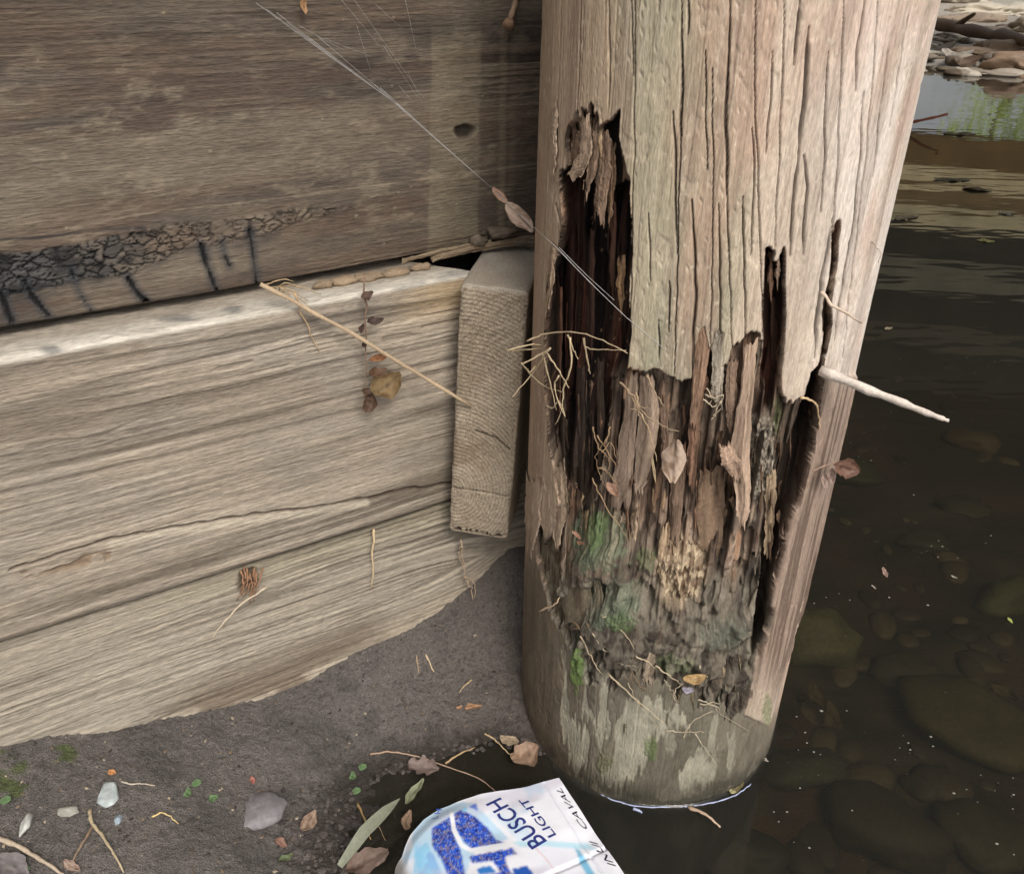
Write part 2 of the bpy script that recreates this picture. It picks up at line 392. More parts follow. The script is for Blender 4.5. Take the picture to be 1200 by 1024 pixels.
# ------------------------------------------------------------ dense rounded boxes (planks, block)
def dense_box(L_, H_, D_, r, res, rside=.03):
    """faces of a rounded box; local axes a (length) b (up) c (outwards). returns verts, normals, faces"""
    Vs, Ns, Fs = [], [], []; base = 0
    h = np.array([L_ / 2, H_ / 2, D_ / 2])
    for ax, sg in ((2, 1), (1, 1), (0, 1), (0, -1), (1, -1), (2, -1)):
        o1, o2 = [(1, 2), (2, 0), (0, 1)][ax]
        def line(o, ax):
            st = {2: (res[0], res[1]), 1: (res[0], res[2]), 0: (res[1], res[2])}[ax]
            names = {2: (0, 1), 1: (0, 2), 0: (1, 2)}[ax]
            s = st[names.index(o)]
            if sg < 0 and ax != 0: s = rside
            n = max(int(2 * h[o] / s), 4)
            x = np.linspace(-h[o], h[o], n + 1)
            e = r * (1 - np.cos(np.linspace(0, math.pi / 2, 5))); 
            return np.unique(np.round(np.concatenate([x[(x > -h[o] + r) & (x < h[o] - r)], -h[o] + e, h[o] - e]), 7))
        a = line(o1, ax); b = line(o2, ax)
        A, B = np.meshgrid(a, b, indexing='ij'); Pp = np.zeros(A.shape + (3,)); Pp[..., o1] = A; Pp[..., o2] = B; Pp[..., ax] = sg * h[ax]
        q = np.clip(Pp, -(h - r), h - r); N = Pp - q; N /= np.linalg.norm(N, axis=-1, keepdims=True)
        Vs.append((q + r * N).reshape(-1, 3)); Ns.append(N.reshape(-1, 3))
        Fs.append(gridF(len(a), len(b), flip=sg < 0) + base); base += len(Vs[-1])
    return np.vstack(Vs), np.vstack(Ns), np.vstack(Fs)

def place_box(name, V, N, F, disp, origin, ax, ay, az, mat, parent, col):
    Rm = np.array([ax, ay, az])
    V2 = V + N * disp[:, None]
    # local frame: X along the board, Z up, Y inwards
    W = np.stack([V2[:, 0], -V2[:, 2], V2[:, 1]], -1)
    o = mesh_obj(name, W, F, mat, None, col)
    mw = Matrix([[ax[i], -az[i], ay[i], origin[i]] for i in range(3)] + [[0, 0, 0, 1]])
    o.matrix_world = mw
    if parent is not None:
        o.parent = parent; o.matrix_parent_inverse = Matrix.Identity(4)
        o.matrix_basis = Matrix.Translation(-Vector(parent.location)) @ mw
    return o

UPV = np.array([0, 0, 1.])
wall = empty('timber_wall', tuple(W0 + WD * (-.3)), 'weathered retaining wall of thick horizontal timber planks beside the creek', 'wall')

def plank(name, u0, u1, z0, z1, off, thick, painter, res, r=.006, label=None, skew=0.):
    L_ = u1 - u0; H_ = z1 - z0
    V, N, F = dense_box(L_, H_, thick, r, res)
    V[:, 0] += skew * (V[:, 2] - thick / 2) * np.exp(-(L_ / 2 - V[:, 0]) / .04)   # end sawn at an angle
    um = (u0 + u1) / 2; zm = (z0 + z1) / 2
    org = W0 + WD * um + WN * (off - thick / 2) + UPV * zm
    Pw = org + V[:, :1] * WD + V[:, 1:2] * UPV + V[:, 2:3] * WN
    PX, PY = proj(Pw)
    d, col = painter(V[:, 0] + um, V[:, 1] + zm, V[:, 2] - thick / 2, PX, PY, N); col = grey(col, .3, .87) * np.array([1.0, .985, .96])
    o = place_box(name, V, N, F, d, org, WD, UPV, WN, M_board, wall, col)
    if label: o['label'] = label
    return o

def grain(u, v, s, freq, warp=.006, knots=()):
    """ridged growth rings met at a shallow angle; returns 0..1 ridge value and streak"""
    vv = v + warp * (fbm(u * 2.2, v * 7, s, 3) - .5) * 2 + .0012 * (fbm(u * 14, v * 60, s + 3, 2) - .5)
    for (ku, kv, ks, ka) in knots:
        d = np.exp(-(((u - ku) / (ks * 2.6)) ** 2 + ((v - kv) / ks) ** 2)); vv = vv + np.sign(v - kv) * ka * d
    n1 = vn(u * 1.1 + 3, vv * freq * .8, s + 9); n2 = vn(u * 2.1 + 7, vv * freq * 1.9, s + 10)
    g1 = 1 - ss(.01, .13, np.abs(n1 - .5)); g2 = 1 - ss(.01, .16, np.abs(n2 - .5))
    env = ss(.3, .65, fbm(u * 2.5, vv * 30, s + 30, 3))
    soft = fbm(u * 1.5, vv * freq * 1.3, s + 12, 3)
    ridge = 1 - np.clip(.8 * g1 * env + .55 * g2 * (1 - env * .6) * ss(.3, .6, vn(u * 9, vv * 200, s + 5)) + .5 * (1 - ss(.3, .6, soft)), 0, 1)
    streak = fbm(u * 7, vv * 420, s + 21, 3)
    dash = ss(.60, .72, vn(u * 24, vv * 430, s + 25)) * ss(.3, .6, vn(u * 4, vv * 40, s + 26)); ridge = np.clip(ridge - .75 * dash, 0, 1)
    return ridge, streak, vv

def paint_upper(u, v, c, PX, PY, N):
    rg, st, vv = grain(u, v, 11, 210, .004)
    up = ss(.70, .76, v)
    right = ss(500, 600, PX) * ss(40, 60, PY) * ss(150, 120, PY)
    amp = .12 + .5 * up + .9 * right
    d = -.0009 * (1 - rg) * amp - .0006 * (1 - st)
    col = mixc(S(104, 90, 76), S(136, 120, 101), ss(.3, .7, fbm(u * 5, v * 16, 2)))
    col = mixc(col, S(76, 66, 62), ss(.42, .68, fbm(u * 3.5, v * 30, 7, 5)) * .75); col = mixc(col, S(120, 86, 64), ss(.5, .7, fbm(u * 7, v * 45, 77, 4)) * .35)
    col = mixc(col, S(66, 52, 42), (1 - rg) * amp * .8)
    col = mixc(col, S(150, 132, 108), ss(.6, .8, st) * .35)
    # dried dirt blotches
    bl = ss(.5, .75, fbm(u * 30, v * 75, 17, 6, .68)) * (.4 + .9 * fbm(u * 180, v * 420, 18, 3)) * ss(.8, .7, v) * ss(.52, .6, v)
    col = mixc(col, S(160, 142, 116), bl * .55); d = d + .0012 * bl * fbm(u * 300, v * 300, 5, 2)
    f1, f2, idd = wor(u * 120, v * 150, 3)
    sp = (idd > .985) * ss(.1 + .25 * vn(u * 33, v * 41, 5), .02, f1); col = mixc(col, S(190, 166, 134), sp * .7); d = d + .001 * sp
    # pale whitewash bands running down across the grain
    for x0, x1, k in ((503, 561, .3), (584, 592, .26), (596, 603, .12)):
        e = 3 * (fbm(v * 30, u * 0, 9) - .5) * 2
        b = ss(x0 - 2, x0 + 2, PX + e - (300 - PY) * .012) * ss(x1 + 2, x1 - 2, PX + e - (300 - PY) * .012) * ss(15, 60, PY)
        col = mixc(col, S(172, 158, 122), b * k * (.6 + .8 * fbm(u * 60, v * 40, 6)))
    # long pale scratches
    for ln, wd in (([(0, 285), (160, 252), (300, 236), (480, 212), (630, 192)], 1.6), ([(0, 300), (60, 290)], 1)):
        q, _ = pdist(PX, PY, ln); col = mixc(col, S(178, 158, 130), ss(wd + 1, wd * .3, q + 1.2 * vn(PX * .1, PY * 0, 3)) * .55)
    q, _ = pdist(PX, PY, [(200, 66), (320, 66), (430, 78)]); col = mixc(col, S(52, 46, 46), ss(14, 0, q) * .5 * ss(.35, .6, fbm(u * 20, v * 90, 3)))
    # knot hole and torn fibres
    k = np.hypot((PX - 545) / 14, (PY - 154) / 9); k = k + .5 * (fbm(u * 90, v * 90, 8) - .5)
    col = mixc(col, S(40, 30, 24), ss(1.1, .6, k) * .85); d = d - .006 * ss(1.1, .6, k)
    # band of charred-looking, cracked tar
    top = np.interp(PX, [-200, 0, 80, 150, 200, 250, 300, 350, 400, 420], [300, 296, 288, 272, 264, 259, 252, 246, 240, 240])
    bot = np.interp(PX, [-200, 0, 40, 80, 150, 200, 250, 300, 350, 400, 420], [345, 350, 345, 330, 326, 298, 290, 279, 262, 247, 240])
    e = 5 * (fbm(u * 60, v * 60, 12, 3) - .5) * 2
    band = ss(top - 3 + e, top + 4 + e, PY) * ss(bot + 3 + e, bot - 4 + e, PY) * (PX < 420)
    wu = u + .012 * (fbm(u * 70, v * 70, 1, 3) - .5); wv_ = v + .010 * (fbm(u * 70, v * 70, 2, 3) - .5)
    f1, f2, idd = wor(wu * 80, wv_ * 120, 33); g1_, g2_, id2 = wor(wu * 190, wv_ * 240, 35)
    crk = np.maximum(ss(.17, .02, f2 - f1) * (.5 + .5 * vn(u * 80, v * 80, 6)), .6 * ss(.12, .02, g2_ - g1_) * (id2 > .4))
    tar = S(88, 86, 86); tan = S(136, 118, 98)
    bc = mixc(mixc(tar, col * .98, ss(40, 220, PX + 60 * (idd - .5))), S(60, 58, 60), ss(.35, .1, idd) * .5)
    bc = mixc(bc, S(20, 18, 20), np.clip(crk * 1.5, 0, 1))
    bc = mixc(bc, S(34, 33, 36), ss(.5, .65, fbm(u * 45, v * 70, 190, 4)) * .75 * ss(330, 200, PX)); bc = mixc(bc, col, .35 * ss(150, 260, PX)); band = band * ss(.22, .4, fbm(u * 70, v * 70, 191, 3) + .35 * ss(250, 60, PX)); col = mixc(col, bc, band); d = d + band * (.0007 + .0008 * idd - .0036 * crk)
    edge = np.exp(-((PY - bot - 4) / 7) ** 2) * (PX < 330) * fbm(u * 40, v * 40, 44)
    col = mixc(col, S(60, 62, 68), edge * .7)
    q, _ = pdist(PX, PY, [(0, 281), (40, 279), (75, 275), (110, 270), (170, 267)]); col = mixc(col, S(58, 56, 60), ss(4, 1, q + 3 * fbm(u * 50, v * 50, 3)) * .9)
    for ln in ([(29, 330), (40, 350), (58, 371)], [(84, 318), (94, 345), (109, 367)], [(150, 326), (160, 342), (172, 355)], [(236, 286), (243, 312), (254, 340)], [(260, 283), (264, 300), (270, 312)], [(293, 270), (297, 300), (301, 332)], [(2, 345), (14, 378)]):
        q, t_ = pdist(PX, PY, ln); q = q + 7 * (fbm(u * 60, v * 60, 5, 3) - .5)
        col = mixc(col, S(62, 66, 74), ss(11, 1, q) * .75); col = mixc(col, S(22, 22, 25), ss(2.2, .8, q)); d = d - .003 * ss(2.4, .8, q)
    # frayed lower edge towards the pile
    fr = ss(.548, .53, v) * ss(-.35, -.1, u)
    col = col * .86; d = d - .006 * fr * fbm(u * 20, v * 300, 51, 3); col = mixc(col, S(170, 150, 122), fr * .45 * ss(.4, .6, fbm(u * 12, v * 250, 52)))
    return d, col

def paint_mid(u, v, c, PX, PY, N):
    rg, st, vv = grain(u, v, 23, 88, .012, knots=((-.43, .455, .012, .006),))
    lat = ss(.36, .42, v) + .35
    hard = .3 + .6 * lat * (.5 + fbm(u * 2, v * 9, 3))
    d = -.0017 * (1 - rg) * hard - .0008 * (1 - st) + .0016 * (fbm(u * 6, v * 30, 91) - .5)
    col = mixc(S(160, 143, 122), S(190, 174, 152), fbm(u * 4, v * 18, 5))
    col = mixc(col, S(112, 96, 80), (1 - rg) * .5 * hard)
    col = mixc(col, S(150, 140, 128), ss(.4, .7, fbm(u * 14, v * 40, 92)) * .5)
    dk = ss(.52, .72, fbm(u * 1.6, vv * 26, 9, 4)); col = mixc(col, S(100, 88, 74), dk * .8)
    col = mixc(col, S(206, 192, 170), ss(.58, .8, st) * .4); col = mixc(col, S(108, 94, 80), ss(.42, .2, st) * .35)
    col = mixc(col, S(190, 158, 104), ss(430, 535, PX) * ss(.46, .5, v) * .7)
    col = mixc(col, S(104, 92, 72), ss(.42, .3, v) * ss(440, 530, PX) * .45)
    k = np.hypot((PX - 164) / 11, (PY - 412) / 8); col = mixc(col, S(120, 100, 76), ss(1.2, .8, k) * .5 * (.5 + .5 * np.sin(k * 16)))
    # split along the grain with its pale lip
    ln = [(12, 668), (60, 652), (130, 632), (200, 619), (290, 604), (360, 596), (430, 584), (480, 574), (530, 566)]
    q, _ = pdist(PX, PY + 3 * (vn(u * 90, u * 0, 3) - .5), ln); s_ = ss(2.4, .5, q)
    col = mixc(col, S(70, 48, 34), s_ * .85); d = d - .004 * s_
    q2, _ = pdist(PX, PY - 6, ln[2:7]); col = mixc(col, S(206, 192, 168), ss(6, 1, q2) * .7)
    k = ((PX > 25) & (PX < 130)) * ss(12, 3, np.abs(PY - (676 - .18 * PX))) * ss(.45, .6, fbm(u * 60, v * 120, 8))
    col = mixc(col, S(140, 108, 74), k * .7); d = d - .0025 * k
    # top ledge: bleached, dusty, with bluish stains
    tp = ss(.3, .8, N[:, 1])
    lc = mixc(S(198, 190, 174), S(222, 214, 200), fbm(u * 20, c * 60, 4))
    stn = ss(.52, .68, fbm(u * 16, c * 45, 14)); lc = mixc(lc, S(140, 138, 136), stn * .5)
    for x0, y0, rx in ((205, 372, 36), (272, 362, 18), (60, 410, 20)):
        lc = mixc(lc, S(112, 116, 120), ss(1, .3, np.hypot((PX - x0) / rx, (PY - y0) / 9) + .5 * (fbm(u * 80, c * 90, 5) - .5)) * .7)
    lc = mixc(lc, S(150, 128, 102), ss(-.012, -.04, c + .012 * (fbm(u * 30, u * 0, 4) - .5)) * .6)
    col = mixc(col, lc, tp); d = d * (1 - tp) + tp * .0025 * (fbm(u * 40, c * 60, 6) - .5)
    col = mixc(col, S(64, 54, 44), ss(.257, .249, v) * .3)
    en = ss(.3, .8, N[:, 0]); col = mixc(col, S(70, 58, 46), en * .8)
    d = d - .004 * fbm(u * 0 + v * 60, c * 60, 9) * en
    return d, col

def paint_low(u, v, c, PX, PY, N):
    rg, st, vv = grain(u, v, 37, 118, .010, knots=((.0, .15, .035, .03), (-.335, .2, .012, .006)))
    deep = .35 + .65 * ss(.3, .6, fbm(u * 2, v * 12, 13))
    d = -.0032 * (1 - rg) * deep - .0012 * (1 - st) + .0016 * (fbm(u * 6, v * 30, 93) - .5)
    col = mixc(S(160, 146, 126), S(190, 178, 158), fbm(u * 3, v * 22, 15))
    col = mixc(col, S(80, 68, 56), (1 - rg) * .75 * deep)
    col = mixc(col, S(200, 184, 158), ss(.55, .8, st) * .45); col = mixc(col, S(96, 82, 66), ss(.4, .2, st) * .4)
    col = mixc(col, S(150, 140, 104), ss(.2, .235, v) * .35 * ss(100, 300, PX))
    m_ = inpoly(PX + 12 * (fbm(u * 25, v * 80, 4) - .5), PY + 14 * (fbm(u * 20, v * 60, 5) - .5), [(140, 850), (230, 800), (300, 768), (420, 705), (600, 625), (620, 690), (500, 742), (400, 790), (300, 835), (190, 862)])
    fade = ss(470, 420, PX) * .75 + .1
    dst = np.interp(PX, [150, 200, 300, 420, 500, 600], [858, 848, 812, 762, 725, 650]) - PY; sf = ss(62, 8, dst + 40 * (fbm(u * 9, v * 60, 205, 4) - .5)) * ss(120, 260, PX) * fade; col = mixc(col, S(120, 98, 78), sf * (.6 + .4 * st)); d = d - .0015 * sf
    lf = ss(240, 120, PX) * ss(.14, .09, v); col = mixc(col, S(188, 180, 164), lf * .5)
    # pale frayed fringe where the mud touches
    mz = np.interp(u, CW[:, 0], CW[:, 1]); fr = ss(.014, .002, v - mz + .010 * (fbm(u * 40, v * 40, 6) - .5))
    col = mixc(col, S(196, 182, 158), fr * .7 * ss(.35, .55, fbm(u * 25, v * 25, 7)))
    er = ss(380, 480, PX) * ss(.04, .0, v - mz); col = mixc(col, S(186, 168, 142), er * .6); d = d - .004 * er * fbm(u * 60, v * 60, 8)
    k = np.hypot((PX - 292) / 13, (PY - 682) / 19) + .6 * (fbm(u * 80, v * 80, 9) - .5)
    col = mixc(col, S(92, 64, 44), ss(1.1, .5, k) * .8); d = d - .005 * ss(1.1, .5, k)
    col = mixc(col, S(70, 60, 48), ss(.234, .243, v) * .4)
    return d, col
CW = np.array([wall_uv(px, py, OFF) for px, py in contact])

def paint_plain(u, v, c, PX, PY, N):
    rg, st, vv = grain(u, v, 57, 130, .008)
    col = mixc(S(120, 102, 82), S(150, 130, 106), fbm(u * 4, v * 20, 5)); col = mixc(col, S(80, 64, 50), (1 - rg) * .5)
    return -.002 * (1 - rg), col

plank('plank', -.62, .36, .528, .812, 0, .09, paint_upper, (.0015, .00105, .02), label='dark upper plank with a cracked tar band near its lower edge')
plank('plank', -.70, -.064, .247, .519, OFF, .09, paint_mid, (.0014, .00105, .003), r=.008, skew=.9, label='pale ridged middle plank with a bleached top ledge')
plank('plank', -.74, .035, -.06, .2445, OFF - .0035, .085, paint_low, (.0014, .00105, .02), r=.006, label='lowest plank, deeply grooved and half buried in mud')
for u0, u1, z0, z1, of in ((-.62, .36, .816, 1.1, .004), (-.62, .36, 1.104, 1.39, 0), (-3.4, -.744, -.06, .2445, OFF), (-3.4, -.704, .247, .519, OFF), (-3.4, -.624, .528, .812, 0), (-3.4, -.624, .816, 1.1, .004), (-3.4, -.624, 1.104, 1.39, 0), (.04, .36, -.06, .5, -.005)):
    plank('plank', u0, u1, z0, z1, of, .08, paint_plain, (.02, .004, .05))
# return of the wall, going back under the bridge behind the pile
wing = empty('return_wall', tuple(WEND), 'plank return wall going back under the bridge behind the pile', 'wall')
def plain_box(name, c, ax, L_, H_, D_, mat, parent, col, r=.004, res=(.2, .05, .05)):
    ax = np.array(ax, float); ax /= np.linalg.norm(ax); ay = UPV; az = np.array([ax[1], -ax[0], 0])
    V, N, F = dense_box(L_, H_, D_, r, res, .2)
    cc = np.array(col) * (.75 + .5 * fbm(V[:, 0] * 3, V[:, 1] * 60 + V[:, 2] * 60, int(abs(c[0] * 97 + c[1] * 31 + c[2] * 57))))[:, None]
    return place_box(name, V, N, F, np.zeros(len(V)), np.array(c, float), ax, ay, az, mat, parent, cc)
for k in range(5):
    z0 = -.06 + k * .289
    plain_box('plank', WEND + WING * 2.06 - WINGN * .05 + UPV * (z0 + .1425), WING, 4, .285, .08, M_board, wing, S(140, 120, 95))

# the block: sawn end of a thick board wedged between wall and pile
a0 = wall_pt(539, 333, .078); dx = ray(620, 339); a1 = CAM + dx * (a0[2] - CAMH) / dx[2]
b0 = a1 - a0; bw = np.linalg.norm(b0[:2]); bx = np.array([b0[0], b0[1], 0]) / bw; bz = np.array([bx[1], -bx[0], 0])
btop = a0[2]; bbot = (a0 + ray(524, 622) * 0)[2]
dd = ray(524, 624); tt = ((a0 - CAM) @ bz) / (dd @ bz); bbot = (CAM + dd * tt)[2]
DEP = .24; HB = btop - bbot; TL = .056
bup = UPV * math.cos(TL) + bx * math.sin(TL); bx_t = bx * math.cos(TL) - UPV * math.sin(TL)
V, N, F = dense_box(bw, HB, DEP, .006, (.0011, .0011, .004))
org = a0 + bx_t * bw / 2 - bz * DEP / 2 - bup * HB / 2
a, b, c_ = V[:, 0], V[:, 1], V[:, 2] - DEP / 2
frt = ss(.3, .8, N[:, 2]); tp = ss(.3, .8, N[:, 1])
# rings: centre far below-left, so they arch over the end face
rd = np.hypot(a + .03, (b + .09) * .8) + .003 * fbm(a * 30, b * 30, 3)
ring = (rd / .0037); ring = ring - np.floor(ring); rg = ss(0, .5, ring) * ss(1, .8, ring)
pit = fbm(a * 480, b * 480, 5, 2)
saw = fbm((a + b) * 60, (a - b) * 620, 7, 2) * ss(-.02, .12, b)
lump = fbm(a * 30, b * 30, 9, 4)
d = frt * (-.0009 * (1 - rg) - .0016 * (1 - pit) - .0016 * (1 - saw) * ss(0, .1, b) + .005 * (lump - .5)) + (1 - frt) * .002 * (fbm(a * 90 + c_ * 20, b * 90 + c_ * 20, 4) - .5)
col = mixc(S(164, 142, 112), S(196, 176, 146), lump); col = mixc(col, S(112, 92, 70), (1 - rg) * .35 + (1 - pit) * .3 * (pit < .45))
col = mixc(col, S(120, 98, 74), ss(.5, .3, saw) * .45 * ss(.0, .1, b))
col = mixc(col, S(136, 104, 72), .5 * ss(.55, .75, fbm(a * 22, b * 22, 24)))
q, _ = pdist(a, b, [(-.01, -.012), (.012, -.018), (.028, -.03)]); col = mixc(col, S(70, 52, 38), ss(.0016, .0004, q) * frt); d = d - .002 * ss(.0014, .0004, q) * frt
q, _ = pdist(a, b, [(-.04, -.09), (0, -.088), (.04, -.09)]); col = mixc(col, S(80, 62, 46), ss(.0014, .0004, q + .0008 * vn(a * 200, a * 0, 3)) * frt); d = d - .002 * ss(.0014, .0004, q) * frt
col = mixc(col, mixc(S(168, 152, 130), S(196, 184, 166), fbm(a * 50, c_ * 30, 6)), tp)
col = grey(col, .3, .9)
bd = -(ss(-HB / 2 + .012, -HB / 2 + .002, b)) * .006 * vn(a * 420, b * 0, 8); d = d + bd * frt
blk = place_box('timber_block', V, N, F, d, org, bx_t, bup, bz, M_end, None, col)
tag(blk, 'sawn end of a thick timber wedged between planks and pile', 'timber block')

# ------------------------------------------------------------ the pile
view = math.atan2(-PC[1], -PC[0])
NT = 700
tf = np.linspace(-1.52, 1.52, NT); tb = np.linspace(1.52, 2 * math.pi - 1.52, 72)[1:-1]
th = view + np.concatenate([tf, tb])
zz = np.concatenate([np.linspace(-.45, -.03, 12)[:-1], np.linspace(-.03, .86, 700), np.linspace(.87, 1.62, 40)])
TH, ZZ = np.meshgrid(th, zz); PW = np.stack([PC[0] + PR * np.cos(TH), PC[1] + PR * np.sin(TH), ZZ], -1)
PX, PY = proj(PW); s_arc = (TH - view) * PR
sw = s_arc + .004 * (fbm(s_arc * 12, ZZ * 4, 3, 3) - .5)
front = np.abs(TH - view) < 1.52
# splintery edge jitter: narrow vertical fibres with their own end heights
fib = np.floor(sw / .0034); fibw = np.floor(sw / .009 + .3)
jag = (hsh(fib, fib * 0, 3) - .5) * 26 + (hsh(fibw, fibw * 0, 5) - .5) * 34
jx = 5 * (fbm(s_arc * 60, ZZ * 26, 8, 3) - .5) * 2
jag_k = .55 - .42 * ss(725, 735, PX) * ss(822, 812, PX) * ss(480, 460, PY); X = PX + jx; Y = PY + jag * jag_k; Y2 = PY + jag * .25

def P_(poly, yy=None): return inpoly(X, Y if yy is None else yy, poly) & front
cavity = P_([(656, 200), (668, 196), (680, 202), (700, 222), (716, 226), (735, 214), (738, 300), (738, 392), (730, 436), (712, 444), (708, 520), (700, 575), (672, 606), (655, 590), (644, 520), (638, 450), (640, 400), (641, 340), (650, 300), (656, 250)], Y2)
nick = P_([(704, 150), (716, 143), (725, 132), (728, 240), (704, 240)], PY)
hang = P_([(664, 150), (676, 140), (690, 130), (704, 150), (726, 150), (738, 214), (736, 262), (724, 250), (712, 262), (700, 240), (688, 240), (668, 215)])
slot = P_([(897, 303), (918, 302), (919, 360), (914, 440), (906, 480), (890, 480), (896, 400)], PY + jag * .8)
mid = P_([(734, 436), (772, 436), (793, 450), (812, 446), (818, 400), (826, 392), (835, 440), (852, 430), (876, 404), (890, 396), (900, 400), (914, 440), (916, 466), (942, 470), (956, 440), (962, 400), (972, 330), (976, 262), (982, 262), (978, 330), (968, 400), (962, 440), (952, 530), (930, 600), (912, 660), (900, 720), (884, 780), (874, 836), (800, 820), (760, 790), (700, 800), (672, 770), (652, 700), (646, 640), (660, 600), (700, 575), (708, 520), (712, 440)])
leftrot = P_([(636, 640), (655, 590), (672, 606), (700, 640), (700, 760), (690, 800), (660, 745), (640, 700), (626, 655), (630, 600)], Y2)
gap = P_([(958, 430), (964, 445), (952, 530), (930, 600), (912, 660), (900, 720), (884, 770), (878, 760), (895, 680), (912, 600), (925, 540), (944, 480), (950, 440)], PY)
strip = P_([(916, 300), (960, 262), (962, 330), (950, 430), (944, 468), (916, 470)], Y2)   # sound tongue right of the slot
mid &= ~strip; 
rot = mid | cavity | hang | slot | nick | leftrot | gap

# depth of the rot
tilt = fbm(s_arc * 9, ZZ * 3, 12, 3)
b1 = np.floor(sw / .0085 + .35 * vn(ZZ * 8, s_arc * 0, 4)); h1 = hsh(b1, b1 * 0, 21)
zc = np.floor(ZZ / .11 + h1 * 7 + .35 * (hsh(fib, fib * 0, 9) - .5)); cell = hsh(b1, zc, 23); cell2 = hsh(b1, zc, 29)
b2 = np.floor(sw / .0036 + .5); cellf = hsh(b2, np.floor(ZZ / .05 + hsh(b2, b2 * 0, 3) * 5), 31)
f_edge = np.abs((sw / .0085 + .35 * vn(ZZ * 8, s_arc * 0, 4)) % 1 - .5) * 2
base = np.interp(PY, [420, 460, 520, 600, 640, 700, 740, 790, 840], [.012, .016, .024, .032, .034, .028, .020, .012, .003])
dm = base * (.45 + .75 * cell) + .004 * cellf + .005 * ss(.75, 1, f_edge) * vn(ZZ * 20, b1, 3) + .003 * (.5 - fbm(s_arc * 300, ZZ * 14, 97, 3))
# soft debris shelves that bulge outwards lower down
def hump(x, y, rx, ry): return np.exp(-(((PX - x) / rx) ** 2 + ((PY - y) / ry) ** 2))
shelf = .030 * hump(700, 660, 34, 26) + .026 * hump(722, 732, 44, 26) + .012 * (ss(.4, .6, fbm(s_arc * 35, ZZ * 40, 171, 3)) - .4) * ss(640, 700, PY) * ss(850, 790, PY) + .012 * hump(850, 745, 50, 38) + .014 * hump(800, 690, 32, 34) + .010 * hump(770, 760, 60, 26)
soft = ss(590, 700, PY)
rough = .012 * (fbm(s_arc * 110, ZZ * 55, 14, 5, .62) - .5)
pitn = ss(.56, .68, fbm(s_arc * 160, ZZ * 45, 114, 3)); rough = rough + .004 * pitn
shs = np.clip(hump(712, 662, 40, 26) + hump(722, 730, 46, 26) + hump(850, 745, 44, 34) + hump(775, 765, 60, 22), 0, 1); dm = dm * (1 - .45 * soft) * (1 - .5 * shs) - shelf + rough * (.3 + soft) * (1 - .6 * shs)
dm = np.clip(dm, -.007, .06)
dep = np.zeros(TH.shape)
dep = np.where(mid, dm, dep)
dl = .010 + .010 * cell + rough; dep = np.where(leftrot & ~mid, dl * ss(560, 640, PY), dep)
dep = np.where(hang, .002 + .009 * cell + .003 * cellf + .006 * (f_edge > .8), dep)
dep = np.where(nick, .026, dep)
cavn = fbm(s_arc * 190, ZZ * 10, 161, 4); dc = .046 + .012 * cell + .026 * (cavn - .5) + .03 * (fbm(s_arc * 50, ZZ * 16, 15) - .5)
dep = np.where(cavity, dc, dep)
dep = np.where(slot, .03 + .012 * cell, dep)
dep = np.where(gap, .045 + .01 * cell, dep)
# tapering of the far left shell (leans away a little and is thin)
def blur(a, k=1):
    for _ in range(k):
        a = (np.roll(a, 1, 0) + a * 2 + np.roll(a, -1, 0)) / 4; a = (np.roll(a, 1, 1) + a * 2 + np.roll(a, -1, 1)) / 4
    return a
_r = rot.astype(float)
for _ in range(2): _r = np.maximum.reduce([_r, np.roll(_r, 1, 1), np.roll(_r, -1, 1), np.roll(_r, 1, 0), np.roll(_r, -1, 0)])
rotf = np.clip(blur(_r, 1), 0, 1)
dep = blur(dep, 1)
sound = 1 - rotf
